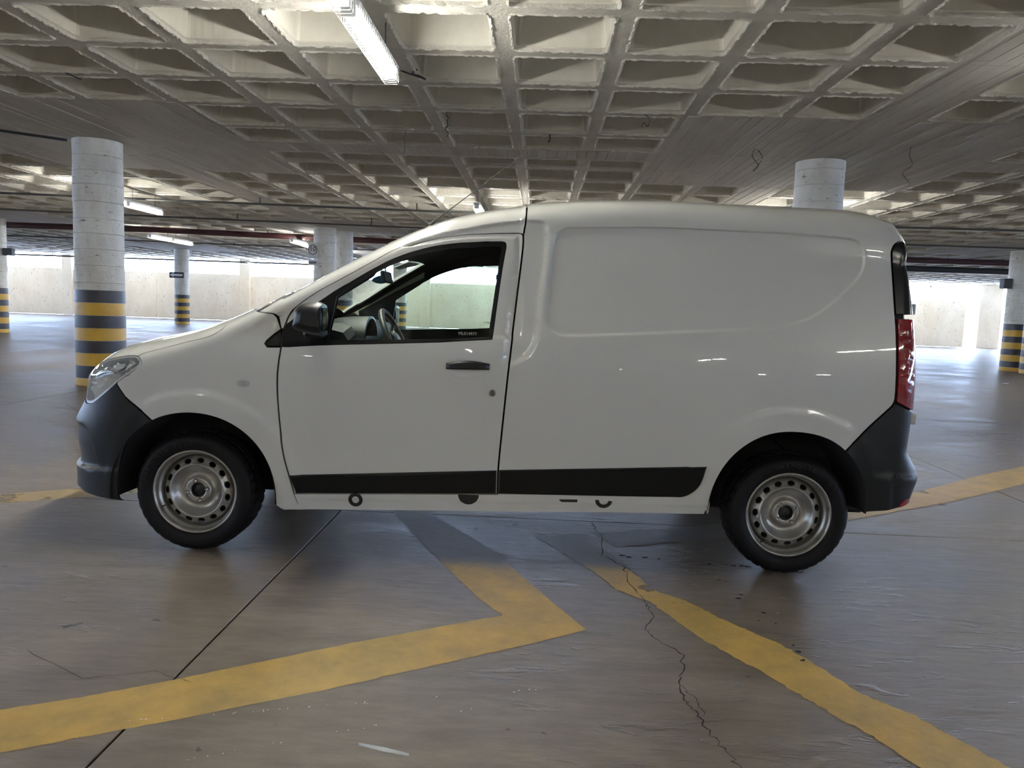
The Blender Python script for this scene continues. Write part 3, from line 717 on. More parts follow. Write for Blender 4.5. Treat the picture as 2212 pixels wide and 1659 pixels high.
# seams and outlines on that surface, as (u, q): u runs along the van (0 = front axle), q up the side and over the roof
FT = {
 'headlight': [(-0.253, 1.018), (-0.231, 0.964), (-0.231, 0.934), (-0.29, 0.838), (-0.379, 0.805), (-0.525, 0.74), (-0.625, 0.701), (-0.684, 0.691), (-0.76, 0.697), (-0.806, 0.736), (-0.783, 0.823), (-0.738, 0.91), (-0.685, 0.956), (-0.702, 1.017), (-0.58, 1.028), (-0.477, 1.02), (-0.354, 1.031), (-0.279, 1.029)],
 'bumper_seam': [(-0.379, 0.804), (-0.387, 0.791), (-0.242, 0.682), (-0.178, 0.626)],
 'arch_bumper': [(-0.178, 0.626), (-0.263, 0.552), (-0.324, 0.481), (-0.364, 0.413), (-0.38, 0.358), (-0.382, 0.306), (-0.371, 0.26), (-0.356, 0.235)],
 'bumper_bottom': [(-0.356, 0.235), (-0.48, 0.239), (-0.591, 0.246), (-0.688, 0.254), (-0.749, 0.263)],
 'bumper_crease': [(-0.799, 0.588), (-0.711, 0.588), (-0.653, 0.578), (-0.617, 0.554), (-0.59, 0.516), (-0.571, 0.464), (-0.554, 0.409), (-0.53, 0.384)],
 'arch_front': [(-0.178, 0.625), (-0.117, 0.653), (-0.058, 0.665), (0.001, 0.669), (0.059, 0.663), (0.138, 0.643), (0.196, 0.612), (0.254, 0.566), (0.297, 0.52), (0.324, 0.464), (0.363, 0.374), (0.376, 0.311), (0.395, 0.241)],
 'hood_seam': [(-0.253, 1.018), (-0.225, 1.045), (-0.148, 1.07), (-0.029, 1.105), (0.072, 1.12), (0.11, 1.143), (0.139, 1.184)],
 'cowl_seam': [(0.379, 1.185), (0.414, 1.073)],
 'sail_fender': [(0.414, 1.073), (0.352, 1.018), (0.345, 1.004), (0.354, 0.991), (0.419, 0.993)],
 'door_front': [(0.419, 0.993), (0.411, 0.933), (0.404, 0.856), (0.406, 0.755), (0.417, 0.626), (0.433, 0.489), (0.466, 0.364), (0.483, 0.3)],
 'sill_front': [(0.483, 0.3), (0.503, 0.249)],
 'door_bottom': [(0.483, 0.3), (1.439, 0.336)],
 'door_rear': [(1.515, 1.552), (1.516, 1.502), (1.509, 1.405), (1.495, 1.25), (1.482, 1.093), (1.482, 1.068), (1.469, 0.91), (1.453, 0.686), (1.439, 0.469), (1.439, 0.336)],
 'door_top': [(0.419, 0.993), (0.42, 1.044), (0.427, 1.076), (0.435, 1.103), (0.446, 1.134), (0.463, 1.162), (0.519, 1.239), (0.594, 1.312), (0.67, 1.365), (0.744, 1.42), (0.828, 1.483), (0.916, 1.551), (0.994, 1.575), (1.089, 1.594), (1.205, 1.597), (1.34, 1.588), (1.494, 1.575), (1.509, 1.567), (1.515, 1.552)],
 'window': [(0.436, 1.092), (0.481, 1.128), (0.585, 1.205), (0.656, 1.257), (0.709, 1.291), (0.784, 1.357), (0.859, 1.416), (0.92, 1.455), (0.997, 1.487), (1.092, 1.51), (1.207, 1.514), (1.322, 1.508), (1.415, 1.512), (1.43, 1.509), (1.435, 1.5), (1.435, 1.483), (1.423, 1.401), (1.406, 1.247), (1.39, 1.09), (1.387, 1.064), (1.256, 1.053), (1.15, 1.043), (0.61, 1.01), (0.419, 0.993), (0.42, 1.044), (0.427, 1.076)],
 'glass': [(0.662, 1.233), (0.716, 1.269), (0.789, 1.317), (0.861, 1.365), (0.92, 1.408), (0.998, 1.444), (1.093, 1.471), (1.208, 1.478), (1.324, 1.488), (1.405, 1.493), (1.416, 1.488), (1.416, 1.478), (1.406, 1.403), (1.389, 1.246), (1.373, 1.097), (1.37, 1.074), (1.149, 1.056), (0.63, 1.032)],
 'cargo_recess': [(1.711, 1.607), (1.672, 1.563), (1.658, 1.529), (1.644, 1.39), (1.634, 1.236), (1.637, 1.151), (1.657, 1.114), (1.704, 1.095), (1.88, 1.101), (2.263, 1.129), (2.643, 1.16), (2.758, 1.18), (2.833, 1.21), (2.91, 1.258), (2.985, 1.326), (3.06, 1.405), (3.083, 1.456), (3.086, 1.503), (3.072, 1.57), (3.048, 1.606), (3.002, 1.617), (2.711, 1.636), (2.329, 1.623), (1.943, 1.603)],
 'pillar_recess': [(0.958, 1.571), (1.107, 1.614), (1.262, 1.643), (1.376, 1.67), (1.527, 1.684), (1.586, 1.673), (1.608, 1.658), (1.623, 1.612), (1.622, 1.466), (1.605, 1.273), (1.593, 1.081), (1.578, 1.034), (1.542, 0.986), (1.475, 0.952), (1.451, 0.952), (1.46, 1.134), (1.486, 1.433), (1.483, 1.538), (1.339, 1.551), (1.204, 1.559), (1.023, 1.552)],
 'tail_seam': [(3.24, 1.623), (3.218, 1.597), (3.206, 1.551), (3.21, 1.481), (3.216, 1.396), (3.226, 1.259), (3.233, 1.17), (3.237, 1.051), (3.241, 0.902), (3.241, 0.854)],
 'tail_mid': [(3.226, 1.236), (3.486, 1.238)],
 'tail_low': [(3.241, 0.837), (3.532, 0.797)],
 'rbump_seam': [(3.241, 0.854), (3.232, 0.828), (3.206, 0.799), (3.14, 0.731), (3.075, 0.656), (3.03, 0.61)],
 'arch_rbump': [(3.03, 0.61), (3.065, 0.581), (3.098, 0.542), (3.124, 0.491), (3.142, 0.44), (3.144, 0.378), (3.134, 0.317)],
 'rbump_bottom': [(3.134, 0.317), (3.218, 0.328), (3.386, 0.348), (3.454, 0.361), (3.474, 0.375)],
 'rear_refl': [(3.385, 0.35), (3.399, 0.368), (3.441, 0.39), (3.459, 0.392), (3.463, 0.369), (3.436, 0.359)],
 'arch_rear': [(3.034, 0.612), (2.952, 0.651), (2.863, 0.68), (2.788, 0.685), (2.72, 0.677), (2.636, 0.641), (2.554, 0.582), (2.497, 0.502), (2.462, 0.428), (2.439, 0.348), (2.425, 0.296)],
 'roof_seam': [(1.527, 1.846), (1.518, 1.58)],
 'handle': [(1.184, 0.919), (1.184, 0.942), (1.207, 0.951), (1.276, 0.961), (1.345, 0.96), (1.38, 0.952), (1.383, 0.932), (1.282, 0.925)],
 'handle_recess': [(1.188, 0.919), (1.2, 0.896), (1.23, 0.88), (1.278, 0.876), (1.325, 0.885), (1.364, 0.906), (1.38, 0.93)],
 'lock': [(1.401, 0.816)],
 'repeater': [(0.247, 0.818)],
 'mould_front': [(0.46, 0.392), (1.431, 0.453), (1.432, 0.34), (0.492, 0.305)],
 'mould_rear': [(1.443, 0.455), (2.405, 0.51), (2.379, 0.421), (2.329, 0.372), (2.272, 0.357), (1.443, 0.339)],
 'sill_line': [(0.503, 0.249), (1.439, 0.278), (2.422, 0.299)],
 'sill_bottom': [(0.422, 0.217), (2.412, 0.275)],
 'sill_top': [(0.483, 0.298), (1.439, 0.332), (2.273, 0.352)],
 'decals': [(0.771, 0.283), (1.303, 0.324), (1.303, 0.289), (1.733, 0.324), (1.814, 0.327), (1.937, 0.327)],
}
def qtop(u, beta=PI2):
    return float(interp(u, RU, RZ) - interp(u, HU, HH) + KT*beta)
def crom(P, n=6, corner=32):
    """smooth an open polyline, keeping real corners"""
    P = [np.array(p, float) for p in P]; out = []
    def ang(i):
        if i <= 0 or i >= len(P)-1: return 180
        a = P[i]-P[i-1]; b = P[i+1]-P[i]; la, lb = np.hypot(*a), np.hypot(*b)
        if la < 1e-6 or lb < 1e-6: return 180
        return math.degrees(math.acos(max(-1, min(1, float(a@b/la/lb)))))
    cr = [ang(i) > corner for i in range(len(P))]
    for i in range(len(P)-1):
        p1, p2 = P[i], P[i+1]
        t1 = (p2-P[i-1])/2 if i > 0 and not cr[i] else (p2-p1)
        t2 = (P[i+2]-p1)/2 if i < len(P)-2 and not cr[i+1] else (p2-p1)
        l = np.hypot(*(p2-p1)); 
        for t, k in ((t1, 1), (t2, 2)):
            s = np.hypot(*t)
            if s > l: t *= l/s
        m = max(1, min(n, int(l/.012)))
        for k in range(m):
            t = k/m; out.append((2*t**3-3*t*t+1)*p1+(t**3-2*t*t+t)*t1+(-2*t**3+3*t*t)*p2+(t**3-t*t)*t2)
    out.append(P[-1]); return out
def chain(*parts, corner=32):
    """closed outline from open polylines (each smoothed on its own)"""
    out = []
    for p in parts:
        q = crom(p, 6, corner) if len(p) > 2 else [np.array(p[0], float), np.array(p[-1], float)]
        # long straight pieces get intermediate points
        for a, b in zip(q[:-1], q[1:]):
            l = np.hypot(*(b-a)); m = max(1, int(l/.04))
            for k in range(m): 
                c = a+(b-a)*k/m
                if not out or np.hypot(*(c-out[-1])) > 1e-3: out.append(c)
        if np.hypot(*(q[-1]-out[-1])) > 1e-3: out.append(q[-1])
    if np.hypot(*(out[0]-out[-1])) < 1e-3: out.pop()
    return np.array(out)
def inside(P, poly):
    x, y = P[:, 0], P[:, 1]; r = np.zeros(len(P), bool); n = len(poly)
    for i in range(n):
        x0, y0 = poly[i]; x1, y1 = poly[(i+1) % n]
        if y0 == y1: continue
        c = ((y0 > y) != (y1 > y)); r ^= c & (x < (x1-x0)*(y-y0)/(y1-y0)+x0)
    return r
def dist(P, poly, closed=True):
    d = np.full(len(P), 1e9); n = len(poly)
    for i in range(n if closed else n-1):
        a = poly[i]; b = poly[(i+1) % n]; ab = b-a; l2 = float(ab@ab)
        if l2 < 1e-12: continue
        t = np.clip(((P-a)@ab)/l2, 0, 1); e = P-(a+t[:, None]*ab); d = np.minimum(d, (e*e).sum(1))
    return np.sqrt(d)
def area(poly):
    x, y = poly[:, 0], poly[:, 1]; return .5*float((x*np.roll(y, -1)-np.roll(x, -1)*y).sum())
def inset(poly, d):
    if area(poly) < 0: poly = poly[::-1]
    n = len(poly); out = []
    for i in range(n):
        a, b, c = poly[i-1], poly[i], poly[(i+1) % n]
        e1 = (b-a)/(np.hypot(*(b-a))+1e-9); e2 = (c-b)/(np.hypot(*(c-b))+1e-9)
        n1 = np.array([-e1[1], e1[0]]); n2 = np.array([-e2[1], e2[0]]); m = n1+n2; l = float(m@m)
        m = m/l*2 if l > .5 else (n1+n2)/max(math.sqrt(l), 1e-3)
        if np.hypot(*m) > 2: m = m/np.hypot(*m)*2
        out.append(b+m*d)
    return np.array(out)
def sst(x): x = np.clip(x, 0, 1); return x*x*(3-2*x)
CARGO = chain(FT['cargo_recess']+[FT['cargo_recess'][0]])
PILLAR = chain(FT['pillar_recess']+[FT['pillar_recess'][0]])
CREASE = np.array(crom([(-.83, .59)]+FT['bumper_crease'][1:]))
BEZEL = np.array(list(CREASE)+[np.array([-.60, .375]), np.array([-1.05, .37]), np.array([-1.05, .60])])
def D(u, q):
    """pressed features of the side: distance outwards from the plain surface"""
    P = np.stack([u, q], 1); d = np.zeros(len(u))
    for cx, cz, R in ((.02, .265, .40), (2.785, .275, .41)):
        rr = np.hypot(u-cx, q-cz); d += .006*sst((R+.115-rr)/.020)*(q < .95)*np.where(u < -.22, .35, 1)*np.where(u > 3.06, .35, 1)
    m = (u > 1.55) & (u < 3.15) & (q > 1.03) & (q < 1.70)
    if m.any():
        s = dist(P[m], CARGO)*np.where(inside(P[m], CARGO), 1, -1); d[m] -= .011*sst((s+.006)/.012)
    m = (u > .9) & (u < 1.66) & (q > .90) & (q < 1.73)
    if m.any():
        s = dist(P[m], PILLAR)*np.where(inside(P[m], PILLAR), 1, -1); d[m] -= .012*sst((s+.012)/.024)
    # window belt: the frame above stands back from the door skin
    m = (u > .40) & (u < 1.50)
    belt = 1.000+(u-.42)*.066
    d[m] -= .007*sst((q[m]-belt[m])/.012)
    # ridge lines on the rocker
    m = (u > .45) & (u < 2.45)
    line = .30 + (u-.48)*.022
    d[m] -= .004*sst((line[m]-.022-q[m])/.006)
    # fog lamp bezel of the front bumper and the step above the bumper foot
    m = (u < -.50) & (q < .62)
    if m.any():
        s = dist(P[m], BEZEL)*np.where(inside(P[m], BEZEL), 1, -1); d[m] -= .015*sst((s+.004)/.016)
    m = (u < -.36) & (q < .42)
    d[m] += .006*sst((.400-q[m])/.03)
    # crease of the rear bumper
    m = (u > 3.05) & (q < .62)
    d[m] += .010*sst((.505-q[m])/.012)*sst((u[m]-3.12)/.15)
    return d
def SF(u, q, off=0.0, disp=True):
    u = np.asarray(u, float); q = np.asarray(q, float); e = .002
    p = S(u, q)
    tu = S(u+e, q)-S(u-e, q); tq = S(u, q+e)-S(u, q-e)
    n = np.cross(tu, tq); l = np.linalg.norm(n, axis=1); n /= (l[:, None]+1e-12)
    n[l < 1e-9] = (0, 0, 1)
    bad = n[:, 1] > 0.2
    # outward: away from the van's middle
    c = np.stack([np.clip(p[:, 0], .2, 2.8), np.zeros(len(p)), np.full(len(p), .8)], 1)
    s = np.sign(((p-c)*n).sum(1)); n *= s[:, None]
    d = off+(D(u, q) if disp else 0)
    return p+n*(d[:, None] if np.ndim(d) else d)
def tri(poly, holes=(), su=.022, sq=.018, extra=None, eps=1e-6, keep=None, cons=()):
    """constrained triangulation of an outline with an interior grid"""
    loops = [poly]+list(holes); pts = []; edges = []
    for lp in loops:
        b = len(pts); pts += [tuple(p) for p in lp]; edges += [(b+i, b+(i+1) % len(lp)) for i in range(len(lp))]
    lo, hi = poly.min(0), poly.max(0)
    nb = len(pts)
    for lp in cons:
        b = len(pts); pts += [tuple(p) for p in lp]; n_ = len(lp)
        ok_ = inside(np.array(lp), poly) & (dist(np.array(lp), poly) > .004)
        edges += [(b+i, b+(i+1) % n_) for i in range(n_) if ok_[i] and ok_[(i+1) % n_]]
    g = []
    jj = 0
    for a in np.arange(lo[0]+su*.5, hi[0], su):
        for b in np.arange(lo[1]+sq*(.25+.5*(jj % 2)), hi[1], sq): g.append((a, b))
        jj += 1
    if extra is not None: g += [tuple(p) for p in extra]
    g = np.array(g) if g else np.zeros((0, 2))
    if len(g):
        ok = inside(g, poly)
        for h in holes: ok &= ~inside(g, h)
        g = g[ok]
        if len(g):
            dd = dist(g, poly)
            for h in holes: dd = np.minimum(dd, dist(g, h))
            if cons: dc = np.min([dist(g, np.array(l)) for l in cons], axis=0); dd = np.minimum(dd, dc*1.6)
            g = g[dd > (keep or min(su, sq)*.35)]
    pts += [tuple(p) for p in g]
    v, e, f, _, _, _ = delaunay_2d_cdt([Vector(p) for p in pts], edges, [], 0, eps)
    v = np.array([(p[0], p[1]) for p in v]); f = np.array([t for t in f if len(t) == 3])
    c = v[f].mean(1); ok = inside(c, poly)
    for h in holes: ok &= ~inside(c, h)
    f = f[ok]
    a = v[f[:, 0]]; b = v[f[:, 1]]; c = v[f[:, 2]]
    ar = (b[:, 0]-a[:, 0])*(c[:, 1]-a[:, 1])-(c[:, 0]-a[:, 0])*(b[:, 1]-a[:, 1])
    f[ar < 0] = f[ar < 0][:, ::-1]; f = f[np.abs(ar) > 1e-9]
    return v, f
def offs(poly, ds):
    out = []
    for d in ds:
        q = inset(poly, d) if d else poly
        out += list(q)
    return out
PANELS = {}
def panel(name, poly, mat, parent, holes=(), off=0.0, fold=.016, gap=.0042, su=.022, sq=.018, extra=None, side=-1, disp=True, key=None, smooth=True, cons=()):
    """side = -1 near side as photographed, +1 its mirror image"""
    key = key or name+str(id(poly))
    if key not in PANELS:
        P0_ = poly if area(poly) > 0 else poly[::-1]; P = inset(poly, gap)
        mid = ~SFok(P0_) if side == 0 else np.zeros(len(P), bool); P[mid] = P0_[mid]
        H = [inset(h, -gap if gap else 0) for h in holes]
        v, f = tri(P, H, su, sq, extra, cons=cons)
        X = SF(v[:, 0], v[:, 1], off, disp)
        vs = [tuple(p) for p in X]; fs = [tuple(t) for t in f]
        if fold:
            for lp, sg in [(P, 1)]+[(h, -1) for h in H]:
                A = SF(lp[:, 0], lp[:, 1], off, disp); B = SF(lp[:, 0], lp[:, 1], off-fold, disp)
                ok = SFok(lp)
                b = len(vs); n = len(lp); vs += [tuple(p) for p in A]+[tuple(p) for p in B]
                for i in range(n):
                    j = (i+1) % n
                    if not (ok[i] and ok[j]): continue
                    fs.append((b+i, b+n+i, b+n+j, b+j) if sg > 0 else (b+i, b+j, b+n+j, b+n+i))
        PANELS[key] = (vs, fs)
    vs, fs = PANELS[key]
    if side == 0:      # both halves in one sheet, welded on the centre line
        bm = bmesh.new(); V = [bm.verts.new(p) for p in vs]+[bm.verts.new((x, -y, z)) for x, y, z in vs]; n = len(vs)
        for f in fs:
            bm.faces.new([V[i] for i in f])
            try: bm.faces.new([V[i+n] for i in reversed(f)])
            except ValueError: pass
        c = [v for v in bm.verts if abs(v.co.y) < .004]
        for v in c: v.co.y = 0
        bmesh.ops.remove_doubles(bm, verts=c, dist=.0006)
        me = bpy.data.meshes.new(name); bm.to_mesh(me); bm.free(); me.materials.append(mat); me.shade_smooth(); me.set_sharp_from_angle(angle=math.radians(34))
        return link(bpy.data.objects.new(name, me), parent)
    if side > 0: vs = [(x, -y, z) for x, y, z in vs]
    return mk(name, vs, fs, mat, parent, smooth)
def SFok(lp):
    """edge points on the centre line carry no fold"""
    return np.array([not (abs(S(np.array([p[0]]), np.array([p[1]]))[0, 1]) < .01) for p in lp])
def cl(u0, u1, n=14):
    return [(u, qtop(u)) for u in np.linspace(u0, u1, n)]
def line_b(us, bs):
    return [(u, qtop(u, b)) for u, b in zip(us, bs)]
BW = lambda u: float(np.interp(u, [.26, .30, .49, .67, .82, 1.1], [.46, .50, .58, .68, .74, .85]))

van = empty('cargo_van', (-1.62720779, 4.33234642, 0), .0214394)
tag(van, 'white panel van with black bumpers and bare steel wheels parked side-on', 'van', kind='thing')

# outlines
def arch(cx, cz, rl, rr_, rz, pl, pr, x0, x1, n=44):
    # wheel opening from (x0) on the left to (x1) on the right, over the top
    out = []
    for a in np.linspace(0, math.pi, n):
        c, s_ = -math.cos(a), math.sin(a); p = pl if c < 0 else pr; k = (abs(c)**p+s_**p)**(-1/p)
        x = cx+(rl if c < 0 else rr_)*c*k; z = cz+rz*s_*k
        if x0-1e-6 <= x <= x1+1e-6: out.append((x, z))
    return out
AF = dict(cx=.0, cz=.270, rl=.386, rr_=.392, rz=.399, pl=2.05, pr=2.1)
AR = dict(cx=2.785, cz=.285, rl=.360, rr_=.366, rz=.400, pl=2.05, pr=2.35)
FT['arch_bumper'] = [p for p in arch(**AF, x0=-.5, x1=-.183, n=60)][::-1]+[(-.380, .25), (-.3556, .235)]
FT['arch_bumper'][0:0] = [(-.178, .626)]
FT['arch_front'] = [(-.178, .626)]+arch(**AF, x0=-.165, x1=.5, n=60)+[(.395, .2408)]
FT['arch_rear'] = [(3.032, .6055)]+[p for p in arch(**AR, x0=2.3, x1=3.02, n=60)][::-1]+[(2.4222, .2955)]
FT['arch_rbump'] = [(3.032, .6055)]+[p for p in arch(**AR, x0=3.045, x1=3.3, n=60) if p[1] > .34]+[(3.146, .3173)]
FT['rbump_seam'][-1] = (3.032, .6055)
ft = FT
HLr = [(-.379, .805), (-.290, .838), (-.2312, .930), (-.2312, .964), (-.2525, 1.018)]
HOOD_SIDE = ft['hood_seam']+[(.150, 1.25), (.165, 1.36), (.165, 1.45)]
COWL_F = [(.165, 1.45), (.10, 1.62), (.04, qtop(.04))]
HL_TOP = [(-.2525, 1.018), (-.279, 1.029), (-.354, 1.031), (-.477, 1.022), (-.585, 1.012), (-.70, 1.000), (-.85, .985), (-.97, .955)]
hood = chain(HOOD_SIDE, COWL_F, cl(.04, UMIN, 30), [(UMIN, qtop(UMIN)), (UMIN, .92)], [(UMIN, .92), (-1.25, .93), (-.97, .955)], HL_TOP[::-1])
HL_LOW = [(-.379, .805), (-.525, .740), (-.6255, .701), (-.684, .690), (-.76, .688), (-.84, .70)]
HL_FRONT = [(-.84, .70), (-.92, .78), (-.97, .87), (-.97, .955)]
headlight = chain(HL_TOP, HL_FRONT[::-1], HL_LOW[::-1], HLr)
grille = chain([(UMIN, .92), (-1.25, .93), (-.97, .955)], HL_FRONT[::-1], [(-.84, .70), (-.92, .66), (-1.1, .63), (UMIN, .62)], [(UMIN, .62), (UMIN, .92)])
bumper = chain(HL_LOW, [(-.84, .70), (-.92, .66), (-1.1, .63), (UMIN, .62)], [(UMIN, .62), (UMIN, .262)], [(UMIN, .262), (-.95, .262), (-.749, .262), (-.688, .2535), (-.5905, .246), (-.480, .239), (-.3556, .235)],
               ft['arch_bumper'][::-1], [(-.178, .626), (-.242, .682), (-.387, .7915), (-.379, .805)])
WS_SIDE = line_b(np.linspace(.30, .86, 14), [BW(u) for u in np.linspace(.30, .86, 14)])
fender = chain([(-.379, .805), (-.387, .7915), (-.242, .682), (-.178, .626)], ft['arch_front'], [(.395, .2408), (.4225, .222), (.498, .2488)], [(.5028, .2488), (.4834, .2998)],
               ft['door_front'][::-1], ft['sail_fender'][::-1], [(.4136, 1.0733), (.3794, 1.1855)], [(.3794, 1.1855), WS_SIDE[0], (.24, 1.34), (.165, 1.45)], HOOD_SIDE[:-1][::-1], [(-.2525, 1.018), (-.2312, .964), (-.2312, .930), (-.290, .838), (-.379, .805)])
dt = ft['door_top']
PIL_TOP = line_b([.86, 1.0, 1.2, 1.35, 1.527], [BW(.86), .84, .92, .95, .95])
RS = ft['roof_seam']
pillar = chain(dt[2:], [dt[-1], (1.518, 1.58)], [(1.518, 1.58), (1.525, 1.70), (1.527, 1.846), (1.527, PIL_TOP[-1][1])], PIL_TOP[::-1], WS_SIDE[::-1], [WS_SIDE[0], (.3794, 1.1855), (.4136, 1.0733)], [(.4136, 1.0733), dt[2]])
cowl = chain([(.165, 1.45), (.10, 1.62), (.04, qtop(.04))], [(.04, qtop(.04)), (.20, qtop(.20))], [(.20, qtop(.20)), (.24, 1.62), (.28, 1.42), WS_SIDE[0]], [WS_SIDE[0], (.24, 1.34), (.165, 1.45)])
windscreen = chain([(.20, qtop(.20)), (.24, 1.62), (.28, 1.42), WS_SIDE[0]], WS_SIDE, [WS_SIDE[-1], (.84, qtop(.84, 1.2)), (.80, qtop(.80))], cl(.80, .20, 12))
BR = .95
RAIL_R = line_b([1.527, 1.9, 2.3, 2.7, 3.1, 3.30, 3.45, 3.60], [BR]*8)
roof = chain([(.80, qtop(.80)), (.84, qtop(.84, 1.2)), PIL_TOP[0]], PIL_TOP, RAIL_R, [RAIL_R[-1], (3.75, qtop(3.75, .7)), (UMAX, qtop(UMAX, .55))], [(UMAX, qtop(UMAX, .55)), (UMAX, qtop(UMAX))], cl(UMAX, .80, 40))
door = chain(ft['door_front'], ft['door_bottom'], ft['door_rear'][::-1], dt[::-1][1:-1]+[dt[0]])
window = chain(ft['window'][1:-2]+[(.421, .994), (.421, 1.044), (.428, 1.074), (.4365, 1.0919), ft['window'][1]], corner=40)
wdw = np.array(window)
glassp = chain(ft['glass']+[ft['glass'][0]], corner=40)
sail = chain(ft['sail_fender']+[(.4193, .993)], [(.4193, .993), (.4197, 1.044), (.4136, 1.0733)])
SIDE_BOT = [(1.4387, .3300), (2.2731, .3470), (2.4268, .3460)]
side = chain([(1.4387, .3300)]+ft['door_rear'][::-1][1:], [(1.5147, 1.5519), (1.518, 1.58)], [(1.518, 1.58), (1.525, 1.70), (1.527, 1.846), (1.527, PIL_TOP[-1][1])], RAIL_R, [RAIL_R[-1], (3.60, 1.68), (3.52, 1.655), (3.40, 1.64), (3.2404, 1.6231)],
             ft['tail_seam'], ft['rbump_seam'], ft['arch_rear'][:-1]+[(2.4268, .349)], SIDE_BOT[::-1])
sill = chain([(.4834, .2998), (1.4387, .3340), (2.2731, .3510), (2.4230, .3500)], [(2.4230, .3500), (2.4222, .2989)], [(2.4222, .2989), (1.4389, .2776), (.5028, .2487)], [(.5028, .2487), (.4834, .2998)])
flange = chain([(.440, .2485), (.5028, .2525), (1.4389, .2800), (2.4222, .3015)], [(2.4222, .3015), (2.4115, .2754)], [(2.4115, .2754), (.4225, .2168)], [(.4225, .2168), (.440, .2485)])
ts = ft['tail_seam']
tail_black = chain([(3.2404, 1.6231), (3.40, 1.64), (3.52, 1.655), (3.60, 1.66)], [(3.60, 1.66), (3.64, 1.5), (3.66, 1.24)], [(3.66, 1.24), (3.2275, 1.24)], [(3.2275, 1.24)]+ts[4:0:-1]+[(3.2404, 1.6231)])
tail_red = chain([(3.232, 1.228), (3.66, 1.228)], [(3.66, 1.228), (3.68, 1.0), (3.66, .80)], [(3.66, .79), (3.5322, .7966), (3.241, .8373)], ts[::-1][:4]+[(3.232, 1.228)])
rbump = chain([(3.2406, .8539), (3.241, .8373), (3.5322, .7966), (3.66, .79)], [(3.66, .79), (3.70, .62)], [(3.70, .62), (UMAX, .62)], [(UMAX, .62), (UMAX, .375)], [(UMAX, .375), (3.4736, .375), (3.454, .361), (3.386, .3476), (3.218, .3275), (3.146, .3173)],
              ft['arch_rbump'][::-1], ft['rbump_seam'][::-1])
rdoor = chain([(3.60, 1.66), (3.60, qtop(3.60, .93)), (3.75, qtop(3.75, .69)), (UMAX, qtop(UMAX, .54))], [(UMAX, qtop(UMAX, .54)), (UMAX, .625)], [(UMAX, .625), (3.70, .625)], [(3.70, .625), (3.66, .79), (3.68, 1.0), (3.66, 1.24), (3.64, 1.5), (3.60, 1.66)])
rwin = chain([(3.72, 1.55), (UMAX-.05, 1.56)], [(UMAX-.05, 1.56), (UMAX-.05, 1.15)], [(UMAX-.05, 1.15), (3.73, 1.15)], [(3.73, 1.15), (3.72, 1.55)])

EX_C = [inset(CARGO, d_) for d_ in (-.013, -.0062, -.003, 0, .003, .0062, .013)]; EX_P = offs(PILLAR, (-.018, -.012, -.005, .005, .012, .018))
belt = [(u, 1.000+(u-.42)*.066+k) for u in np.linspace(.44, 1.47, 60) for k in (0, .006, .012)]
BEX = [(u_, q_) for u_ in np.arange(-1.4, -.36, .012) for q_ in (.368, .376, .384, .392, .400)]
for w_ in (-.018, -.012, -.006, 0, .006, .012): BEX += [(p[0]+w_, p[1]+w_*.3) for p in crom([tuple(p) for p in CREASE], 6)]
FINE = dict(su=.020, sq=.016)
panel('front_bumper', bumper, M['plastic'], van, side=0, key='bumper', extra=BEX, **FINE)
b2 = panel('rear_bumper', rbump, M['plastic'], van, side=0, key='rbump', **FINE)
panel('hood', hood, M['paint'], van, side=0, key='hood', su=.024, sq=.02)
panel('cowl', cowl, M['plastic'], van, side=0, key='cowl', off=-.012, su=.04, sq=.04)
panel('windscreen', windscreen, M['clear'], van, side=0, key='ws', off=-.006, fold=0, gap=0, su=.05, sq=.04)
panel('roof', roof, M['paint'], van, side=0, key='roof', su=.04, sq=.03)
panel('grille', grille, M['plastic'], van, side=0, key='grille', off=-.02, su=.04, sq=.03)
